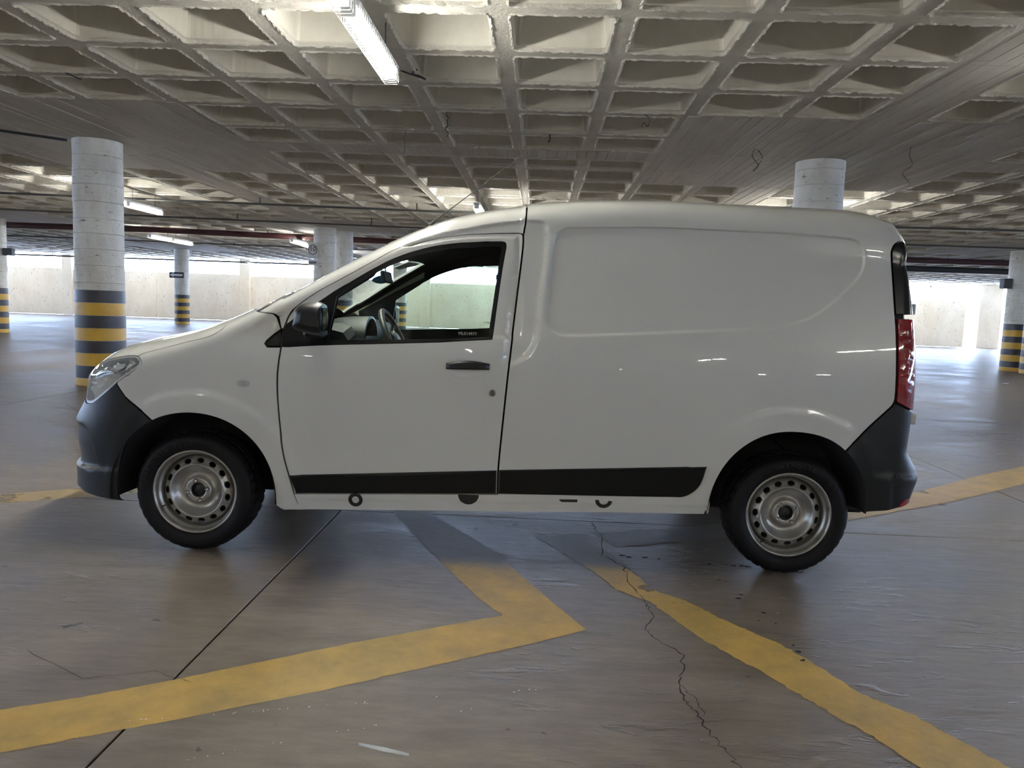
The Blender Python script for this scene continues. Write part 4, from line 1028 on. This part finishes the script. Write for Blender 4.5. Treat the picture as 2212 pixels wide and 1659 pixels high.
for sd in (-1, 1):
    fine = dict(su=.020, sq=.016) if sd < 0 else dict(su=.020, sq=.016)
    fn = panel('front_fender', fender, M['paint'], van, side=sd, key='fender', **fine)
    panel('sail_trim', sail, M['frame'], fn, side=sd, key='sail', su=.03, sq=.03)
    pl = panel('roof_pillar', pillar, M['paint'], van, side=sd, key='pillar', extra=EX_P, **fine)
    dr = panel('front_door', door, M['paint'], van, holes=[window], side=sd, key='door', extra=belt+[p for p in EX_P if p[0] < 1.5], su=.018, sq=.014)
    wf = panel('window_frame', window, M['frame'], dr, holes=[glassp], off=-.003, fold=.012, gap=.0, side=sd, key='wframe', su=.03, sq=.02)
    gl = panel('window_glass', glassp, M['glass'], dr, off=-.012, fold=0, gap=-.004, side=sd, key='glass', su=.05, sq=.04, disp=True)
    sp = panel('cargo_side', side, M['paint'], van, side=sd, key='side', cons=EX_C, extra=[p for p in EX_P if p[0] > 1.4], **fine)
    panel('sill', sill, M['paint'], van, side=sd, key='sill', off=0, gap=.000, fold=.02, su=.03, sq=.008)
    panel('sill_flange', flange, M['paint'], van, side=sd, key='flange', off=-.018, gap=.0, su=.04, sq=.012)
    rd = panel('rear_door', rdoor, M['paint'], van, holes=[rwin], side=sd, key='rdoor', su=.03, sq=.03)
    panel('rear_window', rwin, M['plastic_gloss'], rd, side=sd, key='rwin', off=-.006, fold=0, gap=-.004, su=.05, sq=.05)
    # tail lamps: black upper cover, red lower lens, both in a dark housing
    panel('upper_lamp_cover', tail_black, M['plastic_gloss'], van, side=sd, key='tblack', off=.003, su=.02, sq=.03)
    tl = panel('tail_lamp', inset(tail_red, .008), M['red'], van, side=sd, key='tred', off=.004, fold=.03, gap=.0, su=.02, sq=.03)
    panel('lamp_housing', tail_red, M['gap'], tl, side=sd, key='thous', off=-.012, fold=.02, su=.04, sq=.04)
    panel('reflector', chain([(3.385, .352), (3.40, .368), (3.44, .388), (3.50, .392), (3.52, .372), (3.44, .358), (3.385, .352)]), M['red'], b2, side=sd, key='refl', off=.0035, fold=.006, gap=0, su=.02, sq=.01)
    # headlight: clear lens over a chrome bowl with inner boxes
    hl = panel('headlight', headlight, M['clear'], van, side=sd, key='hl', off=.0, fold=.0, su=.03, sq=.025)
    panel('bezel', headlight, M['silver'], hl, holes=[inset(headlight, .011)], side=sd, key='hlb', off=-.004, fold=.05, gap=.0, su=.05, sq=.05)
    if 'bowl' not in PANELS:
        v, f = tri(inset(headlight, .004), (), .030, .028)
        rr = random.Random(4); ofs = np.array([-.045-.022*math.sin(p[0]*46)-.012*math.cos(p[1]*70)+rr.uniform(-.010, .010) for p in v])
        X = SF(v[:, 0], v[:, 1], 0, False); X2 = SF(v[:, 0], v[:, 1], -.02, False); n = (X-X2)/.02; X = X+n*ofs[:, None]
        PANELS['bowl'] = ([tuple(p) for p in X], [tuple(t) for t in f])
    vs, fs = PANELS['bowl']; mk('reflector_bowl', [(x, y*(-sd), z) for x, y, z in vs], fs, M['bowl'], hl)
    panel('inner_reflector', chain([(-.34, .985), (-.45, .985), (-.50, .905), (-.40, .89), (-.34, .93), (-.34, .985)]), M['lampgrey'], hl, side=sd, key='hlr', off=-.022, fold=.02, gap=0, su=.05, sq=.05)
    panel('inner_divider', chain([(-.29, .90), (-.40, .875), (-.56, .87), (-.70, .865), (-.70, .845), (-.55, .85), (-.41, .855), (-.32, .868), (-.29, .90)]), M['chrome'], hl, side=sd, key='hld', off=-.016, fold=.02, gap=0, su=.05, sq=.05)
    panel('light_guide', chain([(-.275, .985), (-.262, .95), (-.315, .885), (-.325, .892), (-.277, .950), (-.288, .985), (-.275, .985)], corner=20), M['silver'], hl, side=sd, key='hlg', off=-.014, fold=.01, gap=0, su=.05, sq=.05)
    panel('turn_box', chain([(-.53, .965), (-.70, .955), (-.70, .90), (-.56, .905), (-.53, .965)]), M['silver'], hl, side=sd, key='hlt', off=-.02, fold=.02, gap=0, su=.05, sq=.05)
    # small side fittings
    rp = panel('side_repeater', chain([(.247+.035*math.cos(a)*(1-.1*math.cos(2*a)), .818+.017*math.sin(a)) for a in np.linspace(0, 2*math.pi, 25)]), M['lampgrey'], van, side=sd, key='rep', off=.0045, fold=.006, gap=0, su=.02, sq=.01, disp=True)
    panel('repeater_lens', chain([(.247+.012*math.cos(a), .818+.010*math.sin(a)) for a in np.linspace(0, 2*math.pi, 13)]), M['chrome'], rp, side=sd, key='repl', off=.0065, fold=.003, gap=0, su=.02, sq=.01)
    hr = panel('handle_recess', chain(ft['handle_recess']+[(1.3797, .9301), (1.28, .935), (1.1882, .9193)]), M['paint'], dr, side=sd, key='hrec', off=.0012, fold=.0, gap=0, su=.012, sq=.008, disp=False)
    if sd < 0 or 'hrm' not in PANELS:
        v, f = tri(chain(ft['handle_recess']+[(1.3797, .9301), (1.28, .935), (1.1882, .9193)]), (), .012, .008); P0 = chain(ft['handle_recess']+[(1.3797, .9301), (1.28, .935), (1.1882, .9193)])
        dd = dist(v, P0); X = SF(v[:, 0], v[:, 1], .0022, True); X[:, 1] += .0  # dished: bulge inwards is hidden, so the rim stands a hair proud
        X[:, 1] -= .004*np.sin(np.clip(dd/.022, 0, 1)*math.pi)*.6
        PANELS['hrm'] = ([tuple(p) for p in X], [tuple(t) for t in f])
    vs, fs = PANELS['hrm']; me = hr.data; bpy.data.objects.remove(hr); hr = mk('handle_recess', [(x, y*(-sd), z) for x, y, z in vs], fs, M['paint'], dr, True)
    # handle: bowed bar standing off the skin
    mb = MB(); n = 14
    for i in range(n+1):
        t = i/n; x = 1.184+.199*t; zc = .9335+.007*math.sin(math.pi*t)+.003*t; h = .0135+.006*math.sin(math.pi*t); o = .018+.022*math.sin(math.pi*t)**.6
        y0 = -.872
        mb.v += [(x, y0+.006, zc-h), (x, y0-o+.004, zc-h), (x, y0-o, zc-h+.006), (x, y0-o, zc+h-.007), (x, y0-o+.006, zc+h), (x, y0+.006, zc+h)]
        if i: b = (i-1)*6; mb.f += [(b+k, b+6+k, b+6+(k+1) % 6, b+(k+1) % 6) for k in range(6)]
    mb.f += [tuple(range(6)), tuple(reversed(range(n*6, n*6+6)))]
    mb.v = [(x, y*(-sd), z) for x, y, z in mb.v]; mb.build('door_handle', M['plastic'], dr)
    mb = MB().lathe_y([(.0001, -.8785), (.009, -.8785), (.0095, -.876), (.011, -.8795), (.0155, -.878), (.016, -.868)], 24, 1.4008, .8159); mb.v = [(x, y*(-sd), z) for x, y, z in mb.v]
    lk = mb.build('door_lock', M['brass'], dr, True)
    mb = MB().box(1.3998, 1.4018, -.8795, -.8780, .810, .822); mb.v = [(x, y*(-sd), z) for x, y, z in mb.v]; mb.build('keyhole', M['gap'], lk)
    # black mouldings along the bottom, proud with a bevelled top
    for nm, ol, par in (('door_moulding', ft['mould_front'], dr), ('side_moulding', ft['mould_rear'], sp)):
        P0 = chain(ol+[ol[0]], corner=55); P0 = P0 if area(P0) > 0 else P0[::-1]; P1 = inset(P0, .004); P2 = inset(P0, .010)
        key = nm
        if key not in PANELS:
            v, f = tri(P2, (), .05, .03); X = SF(v[:, 0], v[:, 1], .016); vs = [tuple(p) for p in X]; fs = [tuple(t) for t in f]
            rings = [SF(P2[:, 0], P2[:, 1], .016), SF(P1[:, 0], P1[:, 1], .011), SF(P0[:, 0], P0[:, 1], -.002)]; n = len(P0)
            for A, B in ((rings[0], rings[1]), (rings[1], rings[2])):
                b = len(vs); vs += [tuple(p) for p in A]+[tuple(p) for p in B]; fs += [(b+i, b+n+i, b+n+(i+1) % n, b+(i+1) % n) for i in range(n)]
            PANELS[key] = (vs, fs)
        vs, fs = PANELS[key]; mk(nm, [(x, y*(-sd), z) for x, y, z in vs], fs, M['moulding'], par, True)
    # remains of lettering on the sill
    if sd < 0:
        def arc(cx, cz, r, a0, a1, n=20): return [(cx+r*math.cos(a), cz+r*math.sin(a)) for a in np.linspace(a0, a1, n)]
        ring = chain(arc(.7706, .2835, .034, 0, 2*math.pi, 33)); hole = chain(arc(.7706, .2835, .017, 0, 2*math.pi, 25))
        for ol, hs in ((ring, [hole]), (chain(arc(1.3027, .3300, .049, math.pi, 2*math.pi)+[(1.2537, .330)], corner=60), []), (chain([(1.730, .325), (1.814, .3275), (1.814, .314), (1.737, .312), (1.737, .317), (1.730, .317), (1.730, .325)], corner=20), []),
                       (chain(arc(1.937, .3290, .040, math.pi, 2*math.pi-.1)+arc(1.937, .3290, .022, 2*math.pi-.1, math.pi)+[(1.897, .329)], corner=60), [])):
            panel('decal', ol, M['decal'], bpy.data.objects['sill'], holes=hs, off=.0015, fold=.0, gap=0, su=.02, sq=.008, side=-1)
        mb = MB().box(1.293, 1.299, -.8625, -.8600, .307, .309).box(1.303, 1.309, -.8625, -.8600, .307, .309)
    # hinge caps at the tail edge
    for z in (1.27, .735):
        mb = MB().bbox(3.395 if z > 1 else 3.44, 3.428 if z > 1 else 3.475, -.62, -.58, z-.025, z+.025, .004); mb.v = [(x, y*(-sd), z_) for x, y, z_ in mb.v]; mb.build('door_hinge', M['paint'] if z < 1 else M['lampgrey'], rd)
    # door mirror
    P0 = np.array([(0.52, 1.131), (0.526, 1.168), (0.545, 1.189), (0.575, 1.2), (0.627, 1.204), (0.646, 1.195), (0.652, 1.136), (0.647, 1.056), (0.599, 1.060), (0.531, 1.078), (0.512, 1.093), (.515, 1.11)])
    P0 = np.array(crom(list(P0)+[P0[0]], 4, 50))[:-1]; c0 = P0.mean(0); c0[0] = .60
    mb = MB(); ys = [(-.915, .62), (-.925, .86), (-.945, .97), (-.98, 1.0), (-1.015, .97), (-1.045, .86), (-1.062, .68), (-1.070, .42)]; n = len(P0)
    for y, k in ys:
        for p in P0:
            kx = k if p[0] < .62 else (1-(1-k)*.25)
            mb.v.append((c0[0]+(p[0]-c0[0])*kx, y*(-sd), c0[1]+(p[1]-c0[1])*k))
    mb.f += [(i*n+k, i*n+(k+1) % n, (i+1)*n+(k+1) % n, (i+1)*n+k) for i in range(len(ys)-1) for k in range(n)]; mb.f += [tuple(range(n)), tuple(reversed(range((len(ys)-1)*n, len(ys)*n)))]
    mr = mb.build('door_mirror', M['plastic'], dr, True)
    mb = MB().bbox(.540, .632, -.945, -.845, 1.045, 1.085, .012); mb.v = [(x, y*(-sd), z) for x, y, z in mb.v]; mb.build('mirror_foot', M['plastic'], mr)
    mb = MB().bbox(.6495, .653, -1.025, -.945, 1.078, 1.180, .001); mb.v = [(x, y*(-sd), z) for x, y, z in mb.v]; mb.build('mirror_glass', M['mirror'], mr)
    # wheel housings, following the wheel openings
    for A_, zl, zr in ((AF, .245, .25), (AR, .30, .36)):
        cv = [p for p in arch(**A_, x0=-9, x1=9, n=44) if p[1] > A_['cz']+.01]
        cv = [(cv[0][0], zl)]+cv+[(cv[-1][0], zr)]; n = len(cv); mb = MB(); cx, cz = A_['cx'], A_['cz']
        for y, k in ((-.868, 1.008), (-.80, 1.0), (-.56, .95)):
            for (x, z) in cv: mb.v.append((cx+(x-cx)*k, y*(-sd), cz+(z-cz)*k))
        mb.f += [(r*n+k, r*n+k+1, (r+1)*n+k+1, (r+1)*n+k) for r in range(2) for k in range(n-1)]; mb.f.append(tuple(range(2*n, 3*n)))
        mb.build('wheel_housing', M['underbody'], van, True)

# dark cavity shell behind the skin, open at the windows and the wheels
def circ(cx, cz, r, n=28): return np.array([(cx+r*math.cos(a), cz+r*math.sin(a)) for a in np.linspace(0, 2*math.pi, n, endpoint=False)])
shell = chain([(-.20, .70), (-.20, qtop(-.20))], cl(-.20, .20, 8), [(.20, qtop(.20)), (.24, 1.62), (.28, 1.42), WS_SIDE[0]], WS_SIDE, [WS_SIDE[-1], (.84, qtop(.84, 1.2)), (.80, qtop(.80))], cl(.80, 3.4, 40), [(3.4, qtop(3.4)), (3.4, .60)], [(3.4, .60), (3.23, .60)],
              [(2.785+.44*math.cos(a), .285+.44*math.sin(a)) for a in np.linspace(.75, math.pi-.02, 14)], [(2.345, .29), (1.4, .27), (.47, .24)], [(.47, .24), (.44, .32), (.38, .47), (.27, .60), (.12, .70), (-.03, .72), (-.20, .70)])
for sd in (-1, 1):
    o = panel('body_cavity', shell, M['gap'], van, holes=[inset(glassp, -.004)], side=sd, key='shell', off=-.028, fold=0, gap=0, su=.06, sq=.05)
# cabin lining seen through the glass: pillar trim and headliner
lining = chain([(.47, 1.02), (.47, 1.12)], [(.47, 1.12), (.40, 1.19), (.34, 1.22)], line_b(np.linspace(.34, .86, 12), [BW(u)-.015 for u in np.linspace(.34, .86, 12)]), [(.86, qtop(.86, .9)), (.80, qtop(.80))], cl(.80, 1.60, 10), [(1.60, qtop(1.60)), (1.60, 1.0)], [(1.60, 1.0), (.47, 1.02)])
trimp = chain([(.42, 1.13), (.36, 1.205)], line_b(np.linspace(.36, .84, 10), [BW(u)-.02 for u in np.linspace(.36, .84, 10)]), line_b(np.linspace(.84, .42, 10), [max(.10, BW(u)-.30) for u in np.linspace(.84, .42, 10)]), [(.42, qtop(.42, .17)), (.42, 1.13)])
for sd in (-1, 1):
    panel('headliner', lining, M['lining'], van, holes=[inset(glassp, -.002)], side=sd, key='lining', off=-.05, fold=.0, gap=0, su=.05, sq=.04)
    panel('pillar_trim', trimp, M['lining_light'], van, holes=[], side=sd, key='trim', off=-.062, fold=.0, gap=0, su=.04, sq=.03)

# underside, bulkhead, cabin fittings
MB().bbox(-.55, 3.30, -.55, .55, .235, .34, .02).bbox(.45, 2.36, -.80, .80, .285, .36, .01).build('underbody', M['underbody'], van)
MB().bbox(-.12, .12, -.70, .70, .24, .30, .02).bbox(2.72, 2.86, -.70, .70, .235, .30, .02).build('axle', M['underbody'], van)
mb = MB()
for x in (1.64, 1.68): mb.v += [(x, a, z) for a, z in ((-.78, .36), (.78, .36), (.79, 1.05), (.70, 1.50), (.55, 1.66), (-.55, 1.66), (-.70, 1.50), (-.79, 1.05))]
mb.f += [tuple(range(8)), tuple(reversed(range(8, 16)))]+[(k, k+8, (k+1) % 8+8, (k+1) % 8) for k in range(8)]
mb.build('bulkhead', M['lining'], van)
MB().bbox(.35, 1.64, -.79, .79, .36, .40, .01).build('cabin_floor', M['lining'], van)
mb = MB(); rows = []
prof = [(.30, .80), (.31, 1.06), (.40, 1.095), (.50, 1.115), (.60, 1.12), (.655, 1.108), (.68, 1.07), (.67, .95), (.60, .80)]
for j in range(17):
    y = -.74+1.48*j/16; k = -.045*(abs(y)/.74)**2.2
    for x, z in prof: mb.v.append((x+.02*(abs(y)/.74)**2, y, z+(k if z > .9 else 0)))
n = len(prof)
mb.f += [(j*n+i, j*n+i+1, (j+1)*n+i+1, (j+1)*n+i) for j in range(16) for i in range(n-1)]; mb.f += [tuple(reversed(range(n))), tuple(range(16*n, 17*n))]
ds = mb.build('dashboard', M['dash'], van, True)
mb = MB(); n = 18       # instrument hood: arched tunnel opening to the rear
for x, k in ((.50, .70), (.56, .90), (.64, 1.0), (.735, 1.04), (.738, .93), (.70, .88), (.60, .8)):
    for i in range(n+1):
        a = math.pi*i/n; mb.v.append((x-.02*math.sin(a)*0, -.37-.17*k*math.cos(a), 1.03+.105*k*math.sin(a)))
mb.f += [(r*(n+1)+i, (r+1)*(n+1)+i, (r+1)*(n+1)+i+1, r*(n+1)+i+1) for r in range(6) for i in range(n)]; mb.f.append(tuple(range(6*(n+1), 7*(n+1))))
mb.build('instrument_hood', M['dash'], ds, True)
mb = MB(); mb.lathe_z([(.0001, 1.085), (.05, 1.083), (.085, 1.070), (.095, 1.05)], 24, .52, -.62); mb.build('speaker_grille', M['lining'], ds, True)
sw = empty('steering_wheel', (.872, -.37, 1.005), parent=van); sw.rotation_euler = (0, math.radians(64), 0)
mb = MB()
for i in range(48):
    a = 2*math.pi*i/48
    for k in range(10):
        b = 2*math.pi*k/10; r = .180+.0155*math.cos(b); mb.v.append((r*math.cos(a), r*math.sin(a), .0155*math.sin(b)))
mb.f = [(i*10+k, ((i+1) % 48)*10+k, ((i+1) % 48)*10+(k+1) % 10, i*10+(k+1) % 10) for i in range(48) for k in range(10)]
sw.name = 'steering_wheel_group'
rim = mb.build('steering_wheel', M['dash'], van, True); rim.location = sw.location; rim.rotation_euler = sw.rotation_euler; bpy.data.objects.remove(sw)
mb = MB().lathe_z([(.0001, .02), (.05, .018), (.065, 0), (.05, -.06), (.02, -.07)], 20)
for a in (0, 2.2, -2.2): mb.tube([(.05*math.cos(a), .05*math.sin(a), -.01), (.11*math.cos(a), .11*math.sin(a), -.012), (.176*math.cos(a), .176*math.sin(a), 0)], [.022, .014, .012], 8)
mb.build('wheel_hub', M['dash'], rim, True)
MB().tube([(0, 0, -.06), (0, 0, -.30)], .03, 10).build('steering_column', M['dash'], rim, True)
for y in (-.37, .37):
    mb = MB().bbox(.95, 1.40, y-.24, y+.24, .40, .62, .05); st = mb.build('seat', M['seat'], van, True)
    mb = MB()
    for x0, x1, z0, z1, w in ((1.38, 1.50, .55, .95, .23), ): mb.bbox(x0, x1, y-w, y+w, z0, z1, .03)
    mb.build('seat_back', M['seat'], st, True)
    MB().bbox(1.52, 1.60, y-.12, y+.12, .98, 1.12, .03).build('headrest', M['seat'], st, True)
mb = MB().bbox(-.012, .012, -.125, .125, -.034, .034, .008); im = mb.build('rear_view_mirror', M['lining'], van); im.location = (.735, .05, 1.358); im.rotation_euler = (0, math.radians(-12), 0)
MB().tube([(0, 0, .03), (-.0, 0, .055), (.03, 0, .085)], .008, 6).build('mirror_stem', M['lining'], im)
# stickers on the windscreen and the glass codes
def sticker(name, pts, mat, off=-.009, sd=1):
    return panel(name, chain(pts+[pts[0]], corner=20), mat, bpy.data.objects['windscreen'], side=sd, off=off, fold=0, gap=0, su=.03, sq=.03)
sticker('round_sticker', [(.60+.045*math.cos(a), 1.60+.075*math.sin(a)) for a in np.linspace(0, 2*math.pi, 18, endpoint=False)], M['blue'])
sticker('shade_strip', [(.70, 1.715), (.785, 1.73), (.835, 1.66), (.80, 1.645), (.715, 1.66)], M['lampgrey'])
for k in range(4):
    u = .735+.02*k; sticker('sticker_lettering', [(u, 1.672+.004*k), (u+.012, 1.672+.004*k), (u+.012, 1.695+.004*k), (u, 1.695+.004*k)], M['whitemark'], -.012)
for sd in (-1, 1):
    g = [o for o in van.children_recursive if o.name.startswith('window_glass')][0 if sd < 0 else 1]
    t = text_mesh('glass_code', 'ML014977', .020, M['whitemark'] if sd < 0 else M['lining'], g, .0004)
    t.rotation_euler = (math.pi/2, 0, 0 if sd < 0 else math.pi)
    y = float(SF(np.array([1.28]), np.array([1.085]), -.012)[0, 1]); t.location = (1.275, -sd*y*-1-.002 if sd < 0 else -y-.002, 1.093 if sd < 0 else 1.075)
    if sd < 0: t.location = (1.275, y-.003, 1.083)
    else: t.location = (1.30, -y-.003, 1.10)
panel('glass_sticker', chain([(1.335, 1.43), (1.375, 1.43), (1.375, 1.395), (1.335, 1.395), (1.335, 1.43)], corner=20), M['blue'], bpy.data.objects['window_glass'], side=1, off=-.014, fold=0, gap=0)
# aerial
an = MB().tube([(.985, 0, 1.655), (1.02, 0, 1.690), (1.08, 0, 1.735), (1.30, 0, 1.908), (1.519, 0, 2.079)], [.012, .006, .003, .0022, .0018], 8).build('aerial', M['cable'], van)
MB().lathe_z([(.03, -.02), (.028, .012), (.012, .025), (.0001, .027)], 16, .99, 0).build('aerial_base', M['plastic'], an, True).location = (0, 0, 1.628)

# ------------------------------------------------------------------ wheels: drilled steel disc, tyre with tread and lettering
def wheel_meshes():
    out = {}
    pr = [(.0, .040), (.034, .040), (.038, .036), (.056, .036), (.062, .039), (.068, .054), (.076, .060), (.092, .056), (.108, .042), (.120, .026), (.127, .021), (.133, .025), (.138, .031), (.154, .036), (.160, .042), (.166, .056), (.172, .072)]
    R_ = [p[0] for p in pr]; Y_ = [p[1] for p in pr]
    hole = []
    for k in range(15):
        a = 2*math.pi*k/15+.1; c = np.array([.1460*math.cos(a), .1460*math.sin(a)]); t = np.array([-math.sin(a), math.cos(a)]); n = np.array([math.cos(a), math.sin(a)])
        hole.append(np.array([c+t*.0178*math.cos(b)+n*.0118*math.sin(b) for b in np.linspace(0, 2*math.pi, 16, endpoint=False)]))
    outer = circ(0, 0, .172, 72); bore = circ(0, 0, .035, 32)
    ex = [(r*math.cos(a), r*math.sin(a)) for r in (.038, .045, .053, .058, .062, .065, .068, .072, .076, .084, .092, .100, .108, .114, .120, .1235, .127, .130, .1325, .161, .166) for a in np.linspace(0, 2*math.pi, 120, endpoint=False)]
    v, f = tri(outer, [bore]+hole, 1.0, 1.0, ex, keep=.0012)
    r = np.hypot(v[:, 0], v[:, 1]); y = interp(r, R_, Y_)
    vs = [(a, yy, b) for (a, b), yy in zip(v, y)]; fs = [tuple(t) for t in f]
    for h in hole+[bore]:
        b = len(vs); n = len(h); yy = interp(np.hypot(h[:, 0], h[:, 1]), R_, Y_); vs += [(p[0], q, p[1]) for p, q in zip(h, yy)]+[(p[0], q+(.012), p[1]) for p, q in zip(h, yy)]
        fs += [(b+i, b+(i+1) % n, b+n+(i+1) % n, b+n+i) for i in range(n)]
    mb = MB(); mb.v = vs; mb.f = fs
    mb.lathe_y([(.170, .074), (.1745, .066), (.1755, .040), (.178, .033), (.184, .031), (.187, .022), (.1885, .008), (.192, .000), (.197, -.002), (.2015, .000), (.2035, .005), (.203, .010), (.196, .012)], 84)
    mb.lathe_y([(.176, .058), (.172, .09), (.172, .16)], 48)
    out['wheel'] = mb
    mb = MB()
    RT = .287
    prof = [(.190, .014), (.200, .007), (.203, -.002), (.210, -.008), (.225, -.014), (.243, -.016), (.258, -.013), (.268, -.006), (.274, .002), (.2745, .004)]
    n = 144
    mb.lathe_y(prof, n)
    vs = []; cols = [(.2745, .004), (.281, .010), (.2855, .022), (RT, .034), (RT, .050), (.279, .052), (.279, .058), (RT, .060), (RT, .082), (.279, .084), (.279, .091), (RT, .093), (RT, .115), (.279, .117), (.279, .123), (RT, .125), (RT, .142), (.2855, .154), (.275, .172), (.25, .186), (.20, .17)]
    b0 = len(mb.v)
    for i, (r, y) in enumerate(cols):
        for k in range(n):
            notch = (k % 4 == 0) and i in (1, 2, 3, 4, 15, 16, 17)
            rr = r-(.006 if notch else 0); a = 2*math.pi*(k+(.35*(i-2) if i < 5 else 0))/n; mb.v.append((rr*math.cos(a), y, rr*math.sin(a)))
    mb.f += [(b0+i*n+k, b0+(i+1)*n+k, b0+(i+1)*n+(k+1) % n, b0+i*n+(k+1) % n) for i in range(len(cols)-1) for k in range(n)]
    out['tyre'] = mb
    return out
WM = wheel_meshes()
def lettering(parent, txt, r, a_mid, size, sd):
    me_all = MB(); x = 0; glyph = []
    for ch in txt:
        if ch == ' ': glyph.append(None); continue
        o = text_mesh('g', ch, size, M['tyretext'], None, .0012)
        glyph.append(([tuple(v.co) for v in o.data.vertices], [tuple(p.vertices) for p in o.data.polygons])); bpy.data.objects.remove(o)
    step = size*.98/r; a0 = a_mid+step*(len(txt)-1)/2
    for i, g in enumerate(glyph):
        if g is None: continue
        a = a0-step*i; vs = []
        for (gx, gy, gz) in g[0]:
            rr = r+gy; vs.append((rr*math.cos(a)+gx*math.sin(a), -.0175-gz, rr*math.sin(a)-gx*math.cos(a)))
        me_all.add(vs, g[1])
    return me_all.build('sidewall_lettering', M['tyretext'], parent)
def wheel(x, sd, rot):
    mesh = WM['wheel']; o = mk('wheel', mesh.v, mesh.f, M['steel'], van, True, 60)
    o.location = (x, -.832*(-sd), .286); o.rotation_euler = (0, rot, 0) if sd < 0 else (0, rot, math.pi)
    t = mk('tyre', WM['tyre'].v, WM['tyre'].f, M['tyre'], o, True)
    mb = MB().lathe_y([(.0001, .060), (.036, .060)], 24).lathe_y([(.0001, .052), (.022, .053), (.029, .058)], 24); mb.build('hub_centre', M['hub'], o, True)
    mb = MB().lathe_y([(.0001, .11), (.17, .11)], 40); mb.build('brake_drum', M['underbody'], o, True)
    for k in range(4):
        a = math.pi/2*k+.5; MB().lathe_y([(.0001, .024), (.0045, .023), (.0045, .019), (.0062, .018), (.0088, .020), (.0105, .028), (.0105, .037)], 6, .0480*math.cos(a), .0480*math.sin(a)).build('wheel_bolt', M['steel'], o)
    MB().tube([(.182*math.cos(3.9), .018, .182*math.sin(3.9)), (.160*math.cos(3.9), .004, .160*math.sin(3.9))], .0035, 8).build('valve', M['cable'], o)
    return o, t
for x, rot, am in ((0.0, .30, 2.25), (2.81, -.12, 1.25)):
    o, t = wheel(x, -1, rot)
    # rotation about y by rot turns the disc; lettering angle given in the tyre's own frame
    lettering(t, 'HARMONIC PLUS', .238, am+rot, .026, -1)
    wheel(x, 1, rot)
